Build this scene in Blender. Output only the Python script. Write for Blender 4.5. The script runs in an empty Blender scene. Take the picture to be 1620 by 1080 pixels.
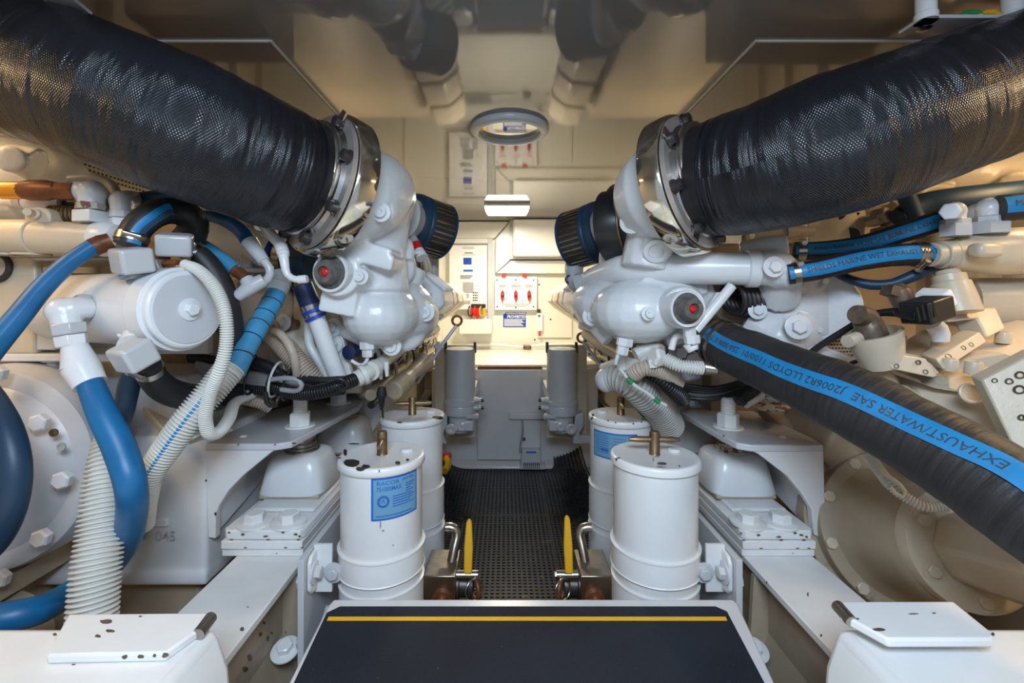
import bpy, bmesh, math, random
from mathutils import Vector, Matrix
random.seed(7)
S = bpy.context.scene
COL = S.collection
PI = math.pi
F = 720.0; CX = 800.0; CY = 471.0; CZ = 0.92      # focal length in px, principal point, eye height
CEIL = CZ + .533

# ------------------------------------------------------------------ camera, world, lights
cam = bpy.data.cameras.new('camera'); co = bpy.data.objects.new('camera', cam); COL.objects.link(co)
co.location = (0, 0, CZ); co.rotation_euler = (PI/2, 0, 0)
cam.sensor_width = 36; cam.lens = 36*F/1620; cam.clip_start = .02
cam.shift_x = (810-CX)/1620; cam.shift_y = -(540-CY)/1620
S.camera = co
W = bpy.data.worlds.new('world'); S.world = W; W.use_nodes = True
W.node_tree.nodes['Background'].inputs[0].default_value = (.70, .82, 1, 1)
W.node_tree.nodes['Background'].inputs[1].default_value = .55
S.view_settings.view_transform = 'Standard'; S.view_settings.look = 'None'
S.view_settings.gamma = 1; S.view_settings.exposure = -0.04; S.view_settings.use_curve_mapping = False
S.cycles.max_bounces = 8; S.cycles.use_denoising = True

def area(name, loc, size, power, col, target=None, sy=None):
    l = bpy.data.lights.new(name, 'AREA'); o = bpy.data.objects.new(name, l); COL.objects.link(o)
    l.energy = power; l.color = col; l.shape = 'RECTANGLE'; l.size = size; l.size_y = sy or size
    o.location = loc
    d = (Vector(target)-Vector(loc)) if target else Vector((0, 0, -1))
    o.rotation_euler = d.to_track_quat('-Z', 'Y').to_euler()
    return o
# daylight falling through the open deck hatch over and just behind the camera
area('hatch_daylight', (0.02, -.25, CEIL-.01), .62, 37, (.66, .82, 1), (0.02, .15, .3), .5)
# warm lamps of the room: outboard of each engine and further aft
area('lamp_port', (-1.25, .62, CEIL-.05), .12, 7, (1, .66, .32), None, .6)
area('lamp_starboard', (1.30, .62, CEIL-.05), .12, 10, (1, .68, .36), None, .6)
area('lamp_port_aft', (-.95, 2.55, CEIL-.05), .12, 7, (1, .80, .50), None, .6)
area('lamp_starboard_aft', (1.0, 2.55, CEIL-.05), .12, 7, (1, .80, .50), None, .6)

# ------------------------------------------------------------------ helpers
def P(px, py, d): return Vector(((px-CX)*d/F, d, CZ-(py-CY)*d/F))
def Zp(px, py, z):           # point of the horizontal plane z seen at that pixel
    d = (CZ-z)*F/(py-CY); return P(px, py, d)
def Xp(px, py, x):           # point of the vertical plane x seen at that pixel
    d = x*F/(px-CX); return P(px, py, d)
def Y2(px, py, d): return P(px, py, d)
def R(rp, d): return rp*d/F
UP = Vector((0, 0, 1)); XA = Vector((1, 0, 0)); YA = Vector((0, 1, 0))

def frame(w, up=None):
    w = Vector(w).normalized(); up = Vector(up) if up is not None else UP
    u = up.cross(w)
    if u.length < 1e-4: u = XA.cross(w) if abs(w.x) < .9 else YA.cross(w)
    u.normalize(); v = w.cross(u)
    return u, v, w

def spline(pts, step):
    """pts: list of (Vector, r) -> evenly spaced list of (Vector, r, s)"""
    n = len(pts); out = []
    if n == 2:
        L = (pts[1][0]-pts[0][0]).length; k = max(1, int(L/step))
        return [(pts[0][0].lerp(pts[1][0], i/k), pts[0][1]+(pts[1][1]-pts[0][1])*i/k, L*i/k) for i in range(k+1)]
    ps = [2*pts[0][0]-pts[1][0]]+[p[0] for p in pts]+[2*pts[-1][0]-pts[-2][0]]
    rs = [pts[0][1]]+[p[1] for p in pts]+[pts[-1][1]]
    dense = []
    for i in range(1, n):
        p0, p1, p2, p3 = ps[i-1:i+3]; r0, r1, r2, r3 = rs[i-1:i+3]
        t0 = 0; t1 = t0+max(1e-5, (p1-p0).length)**.5; t2 = t1+max(1e-5, (p2-p1).length)**.5; t3 = t2+max(1e-5, (p3-p2).length)**.5
        for k in range(24):
            t = t1+(t2-t1)*k/24
            A1 = p0*((t1-t)/(t1-t0))+p1*((t-t0)/(t1-t0)); A2 = p1*((t2-t)/(t2-t1))+p2*((t-t1)/(t2-t1)); A3 = p2*((t3-t)/(t3-t2))+p3*((t-t2)/(t3-t2))
            B1 = A1*((t2-t)/(t2-t0))+A2*((t-t0)/(t2-t0)); B2 = A2*((t3-t)/(t3-t1))+A3*((t-t1)/(t3-t1))
            dense.append((B1*((t2-t)/(t2-t1))+B2*((t-t1)/(t2-t1)), r1+(r2-r1)*k/24))
    dense.append((pts[-1][0].copy(), pts[-1][1]))
    s = [0]
    for a, b in zip(dense, dense[1:]): s.append(s[-1]+(b[0]-a[0]).length)
    L = s[-1]; k = max(2, int(L/step)); j = 0
    for i in range(k+1):
        t = L*i/k
        while j < len(s)-2 and s[j+1] < t: j += 1
        f = (t-s[j])/max(1e-9, s[j+1]-s[j])
        out.append((dense[j][0].lerp(dense[j+1][0], f), dense[j][1]+(dense[j+1][1]-dense[j][1])*f, t))
    return out

class Path:
    """a centre line with frames; at(s, angle, extra) gives a surface point; angle 0 faces ref"""
    def __init__(self, pts, step=.01, ref=None):
        self.c = spline(pts, step); c = self.c; n = len(c); self.L = c[-1][2]
        T = []
        for i in range(n):
            t = c[min(n-1, i+1)][0]-c[max(0, i-1)][0]; T.append(t.normalized())
        fr = []
        if ref is None:
            u, v, w = frame(T[0]); fr.append((u, v))
            for i in range(1, n):
                u = fr[-1][0]-T[i]*fr[-1][0].dot(T[i]); u.normalize(); fr.append((u, T[i].cross(u)))
        else:
            ref = Vector(ref)
            for i in range(n):
                u = ref-T[i]*ref.dot(T[i]); u.normalize(); fr.append((u, T[i].cross(u)))
        self.T, self.fr = T, fr
    def at(self, s, ang, extra=0, rmul=1):
        c = self.c; k = len(c)-1; x = min(max(s/self.L*k, 0), k-1e-6); i = int(x); f = x-i
        p = c[i][0].lerp(c[i+1][0], f); r = c[i][1]+(c[i+1][1]-c[i][1])*f
        u = self.fr[i][0].lerp(self.fr[i+1][0], f).normalized(); v = self.fr[i][1].lerp(self.fr[i+1][1], f).normalized()
        return p+(u*math.cos(ang)+v*math.sin(ang))*(r*rmul+extra)
    def pos(self, s): return self.at(s, 0, 0, 0)
    def tan(self, s): return self.T[min(len(self.T)-1, int(s/self.L*(len(self.T)-1)))]
    def rad(self, s): return self.c[min(len(self.c)-1, int(s/self.L*(len(self.c)-1)))][1]

class MB:
    def __init__(s): s.v = []; s.uv = []; s.f = []
    def add(s, vs, fs, uvs=None):
        b = len(s.v); s.v += [Vector(v) for v in vs]; s.uv += uvs if uvs else [(0, 0)]*len(vs)
        s.f += [[b+i for i in f] for f in fs]; return s
    def box(s, c, size, rot=None):
        c = Vector(c); hx, hy, hz = [a/2 for a in size]; vs = []
        for z in (-hz, hz):
            for x, y in ((-hx, -hy), (hx, -hy), (hx, hy), (-hx, hy)):
                v = Vector((x, y, z)); vs.append(c+(rot @ v if rot else v))
        return s.add(vs, [[3, 2, 1, 0], [4, 5, 6, 7], [0, 1, 5, 4], [1, 2, 6, 5], [2, 3, 7, 6], [3, 0, 4, 7]])
    def span(s, a, b):            # axis-aligned box from corner a to corner b
        a, b = Vector(a), Vector(b); return s.box((a+b)/2, [abs(x) for x in (b-a)])
    def quadbox(s, tl, tr, br, bl, off):   # four points and a thickness vector
        return s.poly([tl, tr, br, bl], off)
    def poly(s, pts, off):
        n = len(pts); off = Vector(off); pts = [Vector(p) for p in pts]
        fs = [list(range(n)), [n+i for i in range(n)][::-1]]
        for i in range(n): j = (i+1) % n; fs.append([i, n+i, n+j, j])
        return s.add(pts+[p+off for p in pts], fs)
    def lathe(s, c, ax, prof, n=28, up=None, ph=0, cap=True):   # prof: (height along axis, radius)
        u, v, w = frame(ax, up); c = Vector(c); vs = []; fs = []; uvs = []
        for h, r in prof:
            for i in range(n):
                a = 2*PI*i/n+ph; vs.append(c+w*h+(u*math.cos(a)+v*math.sin(a))*r); uvs.append((h, i/n))
        m = len(prof)
        for k in range(m-1):
            for i in range(n):
                j = (i+1) % n; fs.append([k*n+i, k*n+j, (k+1)*n+j, (k+1)*n+i])
        if cap and prof[0][1] > 1e-5: fs.append(list(range(n))[::-1])
        if cap and prof[-1][1] > 1e-5: fs.append([(m-1)*n+i for i in range(n)])
        return s.add(vs, fs, uvs)
    def cyl(s, a, b, r, r2=None, n=24, up=None):
        a, b = Vector(a), Vector(b); return s.lathe(a, b-a, [(0, r), ((b-a).length, r if r2 is None else r2)], n, up)
    def hexa(s, c, ax, r, h, up=None, ph=0): 
        return s.lathe(c, ax, [(0, r), (h*.88, r), (h, r*.86)], 6, up, ph)
    def bolt(s, c, ax, r, ph=.2, washer=True, stud=0):
        ax = Vector(ax).normalized(); h = 0
        if washer: s.lathe(c, ax, [(0, r*1.75), (r*.22, r*1.75), (r*.26, r*1.6)], 24); h = r*.25
        s.hexa(Vector(c)+ax*h, ax, r, r*.85, ph=ph)
        if stud: s.cyl(Vector(c)+ax*(h+r*.8), Vector(c)+ax*(h+r*.8+stud), r*.55, n=16)
        return s
    def torus(s, c, ax, Rr, r, n=40, m=10, flat=1.0):
        u, v, w = frame(ax); c = Vector(c); vs = []; fs = []
        for i in range(n):
            a = 2*PI*i/n; d = u*math.cos(a)+v*math.sin(a)
            for k in range(m):
                b = 2*PI*k/m; vs.append(c+d*(Rr+r*math.cos(b))+w*(r*math.sin(b)*flat))
        for i in range(n):
            for k in range(m):
                fs.append([i*m+k, ((i+1) % n)*m+k, ((i+1) % n)*m+(k+1) % m, i*m+(k+1) % m])
        return s.add(vs, fs)
    def ball(s, c, r, n=20, m=12, rot=None):
        c = Vector(c); r = Vector((r, r, r)) if not hasattr(r, '__len__') else Vector(r); vs = []; fs = []
        for i in range(1, m):
            a = PI*i/m
            for k in range(n):
                b = 2*PI*k/n; q = Vector((r.x*math.sin(a)*math.cos(b), r.y*math.sin(a)*math.sin(b), r.z*math.cos(a)))
                vs.append(c+(rot @ q if rot else q))
        q = Vector((0, 0, r.z)); q = rot @ q if rot else q
        vs += [c+q, c-q]; t = len(vs)-2
        for i in range(m-2):
            for k in range(n): fs.append([i*n+k, (i+1)*n+k, (i+1)*n+(k+1) % n, i*n+(k+1) % n])
        for k in range(n): fs.append([t, k, (k+1) % n]); fs.append([t+1, (m-2)*n+(k+1) % n, (m-2)*n+k])
        return s.add(vs, fs)
    def sweep(s, path, n=18, corr=None, s0=0, s1=None, extra=0, cap=True, wob=0, step=None, rmul=1):
        s1 = path.L if s1 is None else s1
        step = step or (corr[1]/6 if corr else .012); k = max(1, int(round((s1-s0)/step)))
        if corr: k = max(6, int(round((s1-s0)/corr[1]))*6)
        vs = []; uvs = []; fs = []
        for i in range(k+1):
            q = s0+(s1-s0)*i/k
            e = extra + ((corr[0]+corr[1]*.22)*(-.6, .55, 1, 1, .55, -.6)[i % 6] if corr else 0)
            for j in range(n+1):
                a = 2*PI*j/n; ee = e
                if wob: 
                    ee += wob*(math.sin(q*75+3*math.sin(a))*.6+math.sin(q*31+a*2)+.5*math.sin(q*140+a*3))*(.5+.5*math.sin(a*1.5+q*9)**2)*(1 if j < n else 1)
                    if j == n: ee = None
                if ee is None: vs.append(vs[-n].copy())
                else: vs.append(path.at(q, a, ee, rmul))
                uvs.append((q, j/n))
        m = n+1
        for i in range(k):
            for j in range(n): fs.append([i*m+j, i*m+j+1, (i+1)*m+j+1, (i+1)*m+j])
        if cap: fs.append([j for j in range(n)][::-1]); fs.append([k*m+j for j in range(n)])
        return s.add(vs, fs, uvs)
    def tube(s, pts, r, n=14, corr=None, step=.012, wob=0):
        q = [(Vector(p[0]), p[1]) if isinstance(p, tuple) and len(p) == 2 else (Vector(p), r) for p in pts]
        return s.sweep(Path(q, step), n, corr, wob=wob)
    def strip(s, path, s0, s1, a0, a1, lift, n=40, m=6, wav=0):   # a band lying on a hose
        vs = []; fs = []; uvs = []
        for i in range(n+1):
            q = s0+(s1-s0)*i/n; w = wav*math.sin(q*45)
            for j in range(m+1):
                vs.append(path.at(q, a0+(a1-a0)*j/m+w, lift)); uvs.append((q, j/m))
        for i in range(n):
            for j in range(m): b = i*(m+1)+j; fs.append([b, b+1, b+m+2, b+m+1])
        return s.add(vs, fs, uvs)

WL = {}
def build(name, mb, m, parent=None, bevel=0, cast=0, smooth=38, label=None, cat=None, group=None, kind=None, at=None, bseg=2, sm=6, recalc=True):
    if at is None:
        if parent is not None: at = WL[parent.name]
        else:
            lo = [min(v[i] for v in mb.v) for i in range(3)]; hi = [max(v[i] for v in mb.v) for i in range(3)]
            at = Vector(((lo[0]+hi[0])/2, (lo[1]+hi[1])/2, lo[2]))
    at = Vector(at)
    me = bpy.data.meshes.new(name)
    me.from_pydata([v-at for v in mb.v], [], mb.f)
    uvl = me.uv_layers.new(name='UVMap')
    li = [0]*len(me.loops); me.loops.foreach_get('vertex_index', li)
    flat = []
    for i in li: flat += mb.uv[i]
    uvl.data.foreach_set('uv', flat)
    if recalc:
        bm = bmesh.new(); bm.from_mesh(me); bmesh.ops.recalc_face_normals(bm, faces=bm.faces); bm.to_mesh(me); bm.free()
    if not cast:
        me.shade_smooth()
        if smooth < 180: me.set_sharp_from_angle(angle=math.radians(smooth))
    me.materials.append(m)
    o = bpy.data.objects.new(name, me); COL.objects.link(o)
    if parent is not None:
        o.parent = parent; o.location = at-WL[parent.name]; WL[o.name] = at
    else: o.location = at; WL[o.name] = at
    if bevel:
        b = o.modifiers.new('bevel', 'BEVEL'); b.width = bevel; b.segments = bseg; b.limit_method = 'ANGLE'; b.angle_limit = math.radians(35); b.harden_normals = False
    if cast:
        b = o.modifiers.new('remesh', 'REMESH'); b.mode = 'VOXEL'; b.voxel_size = cast; b.use_smooth_shade = True
        b = o.modifiers.new('smooth', 'SMOOTH'); b.factor = .6; b.iterations = sm
    if label: o['label'] = label
    if cat: o['category'] = cat
    if group: o['group'] = group
    if kind: o['kind'] = kind
    return o

def thing(name, label, cat, at, group=None):
    o = bpy.data.objects.new(name, None); COL.objects.link(o); o.empty_display_size = .05
    o.location = at; WL[o.name] = Vector(at); o['label'] = label; o['category'] = cat
    if group: o['group'] = group
    return o

_tc = {}
def text_geo(body, size=1.0, align='CENTER', bold=0):
    key = (body, align, bold)
    if key not in _tc:
        cu = bpy.data.curves.new('t', 'FONT'); cu.body = body; cu.align_x = align; cu.align_y = 'CENTER'; cu.size = 1; cu.resolution_u = 2; cu.offset = bold
        ob = bpy.data.objects.new('t', cu); COL.objects.link(ob)
        dg = bpy.context.evaluated_depsgraph_get(); me = bpy.data.meshes.new_from_object(ob.evaluated_get(dg))
        _tc[key] = ([v.co.copy() for v in me.vertices], [list(p.vertices) for p in me.polygons])
        bpy.data.objects.remove(ob); bpy.data.meshes.remove(me); bpy.data.curves.remove(cu)
    vs, fs = _tc[key]; return [v*size for v in vs], fs
def text_flat(mb, body, c, size, u=XA, v=UP, align='CENTER', bold=0, sx=1):
    vs, fs = text_geo(body, size, align, bold); mb.add([Vector(c)+u*(p.x*sx)+v*p.y for p in vs], fs); return mb
def text_on(mb, path, body, s0, ang, size, lift, flip=1, flow=1, sx=1.0):
    vs, fs = text_geo(body, size, 'LEFT'); out = []
    for p in vs:
        q = s0+flow*p.x*sx; r = path.rad(min(max(q, 0), path.L)); out.append(path.at(min(max(q, 0), path.L), ang+flip*p.y/r, lift))
    return mb.add(out, fs)

# ------------------------------------------------------------------ materials
def mat(name, col, rough=.4, metal=0, spots=None, vary=.06, vscale=6, bump=0, bscale=60, coat=0, weave=None, spots2=None, emit=None, ior=1.5, wrap=None, spec=None, trans=0):
    m = bpy.data.materials.new(name); m.use_nodes = True; nt = m.node_tree; N = nt.nodes; Lk = nt.links
    b = N['Principled BSDF']; b.inputs['Roughness'].default_value = rough; b.inputs['Metallic'].default_value = metal; b.inputs['IOR'].default_value = ior
    b.inputs['Base Color'].default_value = (*col, 1)
    if coat: b.inputs['Coat Weight'].default_value = coat; b.inputs['Coat Roughness'].default_value = .08
    if trans: b.inputs['Transmission Weight'].default_value = trans
    tc = N.new('ShaderNodeTexCoord'); src = tc.outputs['Object']
    def noise(sc, det=3, rgh=.55, vec=None):
        n = N.new('ShaderNodeTexNoise'); n.inputs['Scale'].default_value = sc; n.inputs['Detail'].default_value = det; n.inputs['Roughness'].default_value = rgh
        Lk.new(vec or src, n.inputs['Vector']); return n.outputs['Fac']
    def ramp(inp, a, c):
        r = N.new('ShaderNodeMapRange'); r.inputs['From Min'].default_value = a; r.inputs['From Max'].default_value = c; r.clamp = True; Lk.new(inp, r.inputs['Value']); return r.outputs['Result']
    def mix(f, A, B):
        x = N.new('ShaderNodeMix'); x.data_type = 'RGBA'; Lk.new(f, x.inputs['Factor'])
        for s_, val in ((6, A), (7, B)):
            if isinstance(val, tuple): x.inputs[s_].default_value = (*val, 1)
            else: Lk.new(val, x.inputs[s_])
        return x.outputs[2]
    cur = None
    if vary: cur = mix(ramp(noise(vscale, 5, .6), .3, .7), tuple(c*(1-vary*1.6) for c in col), tuple(min(1, c*(1+vary*.5)) for c in col))
    for sp in (spots, spots2):
        if sp:
            sc, th, c2 = sp; cur = mix(ramp(noise(sc, 4, .6), th, th+.025), cur or col, c2)
    if cur is not None: Lk.new(cur, b.inputs['Base Color'])
    if spec is not None: b.inputs['Specular IOR Level'].default_value = spec
    if emit: b.inputs['Emission Color'].default_value = (*emit[0], 1); b.inputs['Emission Strength'].default_value = emit[1]
    h = None
    if weave:
        uvn = N.new('ShaderNodeSeparateXYZ'); Lk.new(tc.outputs['UV'], uvn.inputs[0])
        def sn(o, k):
            a = N.new('ShaderNodeMath'); a.operation = 'MULTIPLY'; a.inputs[1].default_value = k; Lk.new(o, a.inputs[0])
            c = N.new('ShaderNodeMath'); c.operation = 'SINE'; Lk.new(a.outputs[0], c.inputs[0]); return c.outputs[0]
        a = N.new('ShaderNodeMath'); a.operation = 'MULTIPLY'; Lk.new(sn(uvn.outputs[0], weave[0]), a.inputs[0]); Lk.new(sn(uvn.outputs[1], weave[1]), a.inputs[1])
        bp = N.new('ShaderNodeBump'); bp.inputs['Strength'].default_value = weave[2]; bp.inputs['Distance'].default_value = .002; Lk.new(a.outputs[0], bp.inputs['Height']); h = bp.outputs[0]
    if bump:
        bp = N.new('ShaderNodeBump'); bp.inputs['Strength'].default_value = bump; bp.inputs['Distance'].default_value = .004; Lk.new(noise(bscale, 4, .6), bp.inputs['Height'])
        if h: Lk.new(h, bp.inputs['Normal'])
        h = bp.outputs[0]
    if wrap:    # long soft wrinkles running round a lagged pipe
        mp = N.new('ShaderNodeMapping'); mp.inputs['Scale'].default_value = (wrap[0], 1.3, 1); Lk.new(tc.outputs['UV'], mp.inputs['Vector'])
        bp = N.new('ShaderNodeBump'); bp.inputs['Strength'].default_value = wrap[1]; bp.inputs['Distance'].default_value = .02; Lk.new(noise(1, 3, .5, mp.outputs[0]), bp.inputs['Height'])
        if h: Lk.new(h, bp.inputs['Normal'])
        h = bp.outputs[0]
    if h: Lk.new(h, b.inputs['Normal'])
    return m
RUST = (.16, .055, .02); DARKCHIP = (.06, .045, .045)
M = dict(
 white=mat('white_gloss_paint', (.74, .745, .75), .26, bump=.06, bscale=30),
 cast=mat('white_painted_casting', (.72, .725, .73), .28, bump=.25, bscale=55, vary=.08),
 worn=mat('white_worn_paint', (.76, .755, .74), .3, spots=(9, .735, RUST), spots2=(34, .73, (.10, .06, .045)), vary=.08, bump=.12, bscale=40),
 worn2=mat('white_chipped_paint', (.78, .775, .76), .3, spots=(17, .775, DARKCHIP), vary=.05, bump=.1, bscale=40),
 grime_shade=mat('grimy_shaded_cream', (.42, .34, .24), .45, spots=(7, .66, (.30, .22, .12)), vary=.16, vscale=4, bump=.3, bscale=25),  # grimy cream; on the outer blocks its dark tone paints in shade
 cream=mat('cream_paint', (.50, .43, .31), .35, vary=.05),
 creamm=mat('cream_engine_paint', (.62, .53, .40), .35, spots=(10, .70, (.40, .24, .12)), vary=.09, bump=.15, bscale=50),
 wall=mat('cream_wall_gloss', (.80, .78, .70), .22, vary=.03, vscale=2),
 grey=mat('grey_enamel', (.50, .505, .52), .25, vary=.05),
 greyp=mat('pale_grey_paint', (.56, .565, .59), .3, vary=.05, spots=(30, .76, (.2, .18, .17))),
 ceil=mat('dimmed_ceiling_gloss', (.155, .15, .152), .055, vary=.02, vscale=2, ior=1.9, bump=.02, bscale=3),  # the ceiling's lack of light is put into this dark base colour
 edge=mat('hatch_edge_strip', (.55, .52, .46), .3),
 floor=mat('bilge_paint', (.72, .68, .54), .3, vary=.2, vscale=5),
 wrap=mat('black_lagging_cloth', (.010, .012, .017), .20, vary=.3, weave=(2600, 700, .35), wrap=(26, .9), spec=.5),
 rubber=mat('black_rubber', (.018, .018, .02), .5, vary=.2, bump=.15, bscale=90, spots=(140, .78, (.2, .2, .2))),
 hosebk=mat('black_wrapped_hose', (.020, .019, .020), .55, vary=.25, bump=.25, bscale=60, wrap=(40, .3)),
 mat_r=mat('black_mat_rubber', (.008, .010, .015), .4, spec=.3, vary=.35, vscale=9, spots=(11, .68, (.10, .08, .01))),
 blue=mat('blue_hose_rubber', (.004, .13, .32), .42, vary=.16, vscale=14, spots=(60, .74, (.18, .38, .55)), bump=.06),
 bluel=mat('pale_blue_hose_sleeve', (.06, .29, .52), .5, vary=.14, vscale=12),
 bluedk=mat('dark_blue_hose', (.012, .045, .09), .45, vary=.15),
 stripe=mat('blue_hose_band', (.008, .21, .47), .45, vary=.14, vscale=20),
 navy=mat('navy_silicone', (.012, .022, .07), .35, vary=.1),
 royal=mat('blue_clamp_edge', (.01, .05, .40), .35),
 steel=mat('bright_steel', (.62, .60, .57), .22, 1, vary=.12, vscale=25),
 polish=mat('polished_steel_shield', (.78, .72, .62), .09, 1, vary=.05),
 tarn=mat('tarnished_brown_metal', (.20, .15, .11), .45, .6, vary=.3, vscale=40),
 flange=mat('warm_grey_flange_steel', (.50, .44, .41), .38, .55, vary=.2, vscale=12),
 pleat=mat('dark_pleated_gauze', (.07, .075, .08), .5, vary=.1),
 steelw=mat('heat_tinted_steel', (.50, .44, .38), .28, 1, vary=.25, vscale=14),
 dark=mat('dark_bolt_steel', (.10, .085, .085), .4, .7, vary=.3, vscale=60),
 brass=mat('aged_brass', (.27, .18, .10), .42, .85, vary=.25, vscale=40),
 copper=mat('rust_brown_ferrule', (.22, .075, .03), .45, .4, vary=.3, vscale=50),
 orange=mat('orange_lacquered_ferrule', (.75, .30, .02), .3, .3),
 rustm=mat('rusty_painted_washer', (.55, .50, .46), .6, spots=(55, .52, (.20, .07, .025)), vary=.2, vscale=30, bump=.5),
 bone=mat('white_ribbed_plastic', (.68, .67, .62), .4, vary=.07),
 boned=mat('beige_ribbed_plastic', (.52, .43, .34), .45, vary=.14, vscale=20),
 greyd=mat('grey_ribbed_duct', (.44, .42, .38), .5, vary=.14, vscale=18),
 bkplastic=mat('black_plastic', (.014, .014, .015), .32, vary=.1),
 gcable=mat('grey_cable', (.30, .30, .31), .45, vary=.06),
 wcable=mat('white_cable', (.62, .61, .57), .45),
 red=mat('red_plastic', (.62, .015, .015), .35), yellow=mat('yellow_plastic', (.78, .40, .01), .35), green=mat('green_wire', (.02, .25, .08), .4),
 ink=mat('dark_print', (.03, .035, .05), .5), inkb=mat('blue_print', (.01, .13, .50), .5), signb=mat('sign_blue', (.006, .05, .42), .35),
 label=mat('label_blue_grey', (.15, .33, .50), .35), board=mat('white_board', (.84, .84, .82), .3, vary=0), bboard=mat('bright_box_white', (.88, .87, .82), .25, vary=0),
 grip=mat('dark_nonslip', (.013, .017, .027), .6, spec=.25, vary=.25, bump=.7, bscale=420, spots=(170, .72, (.25, .28, .32)), spots2=(40, .75, (.10, .12, .14))),
 gripy=mat('yellow_line_paint', (.85, .45, .01), .5, bump=.5, bscale=400),
 frame=mat('step_frame_enamel', (.60, .59, .60), .28, spots=(30, .74, (.3, .28, .27))),
 glass=mat('mirror_glass', (.55, .53, .48), .03, .9, vary=0), glow=mat('lamp_diffuser', (1, .95, .8), .4, vary=0, emit=((1, .93, .70), 4.5)),
 shade=mat('dark_recess', (.035, .03, .028), .6), leaf=mat('ash_cap', (.13, .12, .11), .6, vary=.3, vscale=80, bump=.4, bscale=120),
 lid=mat('white_filter_lid', (.78, .77, .75), .25, spots=(13, .705, (.055, .06, .075)), vary=.05), body=mat('white_filter_body', (.74, .74, .735), .28, spots=(24, .76, (.35, .33, .3)), vary=.05, vscale=8),
)
# ------------------------------------------------------------------ the setting
def st(name, mb, m, **k):
    return build(name, mb, m, kind='structure', **k)
XL, XR, YB, YN = -1.62, 1.68, 3.2, -1.0
# ceiling with hatch opening above/behind the camera
c = MB(); z0, z1 = CEIL, CEIL+.04
c.span((XL, .06, z0), (XR, YB+.1, z1)); c.span((XL, YN, z0), (XR, -.56, z1)); c.span((XL, -.56, z0), (-.36, .06, z1)); c.span((.40, -.56, z0), (XR, .06, z1))
c.span((-.36, -.56, z1+.0), (.40, .06, z1+.02))
ceiling = st('ceiling', c, M['ceil'])
for x0, x1 in ((-1.22, -.486), (.518, 1.25)):
    e = MB(); t = .005
    e.span((x0, .94, CEIL-.004), (x1, .94+t, CEIL+.001)); e.span((x0, 1.49, CEIL-.004), (x1, 1.49+t, CEIL+.001))
    xi = x1 if x1 < 0 else x0
    e.span((xi-t/2, .94, CEIL-.004), (xi+t/2, 1.495, CEIL+.001))
    build('panel_edge', e, M['edge'], ceiling)
    build('access_panel', MB().span((x0+.006, .949, CEIL-.0025), (x1-.006, 1.487, CEIL+.001)), M['ceil'], ceiling)
# outboard strip of perforated lining under the deck
for sx, xx in ((-1, XL), (1, XR)):
    nm = 'wall_left' if sx < 0 else 'wall_right'
    w = st(nm, MB().span((xx, YN, 0), (xx+sx*.05, YB, CEIL+.04)), M['cream'])
    b = MB().span((xx-sx*.0, .3, CEIL-.10), (xx-sx*.06, YB, CEIL)); build('lining_beam', b, M['cream'], w)
    d = MB()
    for i in range(150):
        for j in range(4): d.box((xx-sx*.061, .5+i*.018, CEIL-.02-j*.018), (.003, .007, .007))
    build('perforation', d, M['shade'], w, kind='stuff')
    for i in range(9):
        y = .7+i*.28; build('frame_rib', MB().span((xx-sx*.0, y, .0), (xx-sx*.05, y+.03, CEIL-.10)), M['cream'], w)
st('floor', MB().span((XL, YN, -.05), (XR, YB, 0)), M['floor'])
# back bulkhead, built as mouldings, recess and flats
w = st('wall_back', MB().span((XL, YB, 0), (XR, YB+.06, CEIL+.04)), M['wall'])
def bx(a, b, th, m=M['wall'], nm='moulding', par=w, y=YB, bev=.004):   # a,b pixel corners, th = how far it stands off
    A, B = P(*a, y), P(*b, y); return build(nm, MB().span((A.x, y-th, B.z), (B.x, y+.002, A.z)), m, par, bevel=bev)
def mould(pts, th=.05, nm='moulding'):
    return build(nm, MB().poly([P(*p, YB) for p in pts], (0, -th, 0)), M['wall'], w, bevel=.006)
mould([(640, 352), (806, 352), (783, 378), (640, 378)])
mould([(807, 352), (807, 412), (784, 433), (784, 379)])
mould([(808, 413), (985, 413), (985, 433), (785, 433)])
mould([(985, 352), (1005, 352), (1005, 433), (985, 433)])
bx((772, 378), (780, 520), .03, M['greyp'], 'recess_edge', bev=0)
bx((707, 378), (772, 386), .035, M['board'], 'recess_head')
bx((640, 378), (700, 540), .012)
bx((850, 446), (905, 534), .012, nm='bulkhead_panel')
bx((729, 504), (779, 526), .12, nm='ledge')
for px, py in ((853, 450), (853, 530), (777, 471), (777, 520), (846, 537), (779, 497), (895, 450), (871, 505)):
    build('screw', MB().lathe(P(px, py, YB-.012), (0, -1, 0), [(0, .006), (.003, .006), (.005, .003)], 10), M['dark'], w)
# low tank shelf and lower bulkhead
zs = CZ-.36
lo = st('trim_1', MB().span((-.62, 2.47, zs-.04), (.62, YB, zs)), M['wall'], bevel=.006)
pan = st('trim_2', MB().span((-.40, 2.45, 0), (.50, 2.50, zs-.02)), M['greyp'], bevel=.01)
build('panel_face', MB().span((-.155, 2.435, .05), (.19, 2.452, zs-.022)), M['greyp'], pan, bevel=.008)
build('brown_seal', MB().span((-.15, 2.44, zs-.020), (.195, 2.475, zs-.008)), M['copper'], pan)
build('foot_fillet', MB().poly([(-.34, 2.45, .03), (.38, 2.45, .03), (.38, 2.39, .015), (-.34, 2.39, .015)], (0, 0, .02)), M['frame'], pan, bevel=.01)
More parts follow.
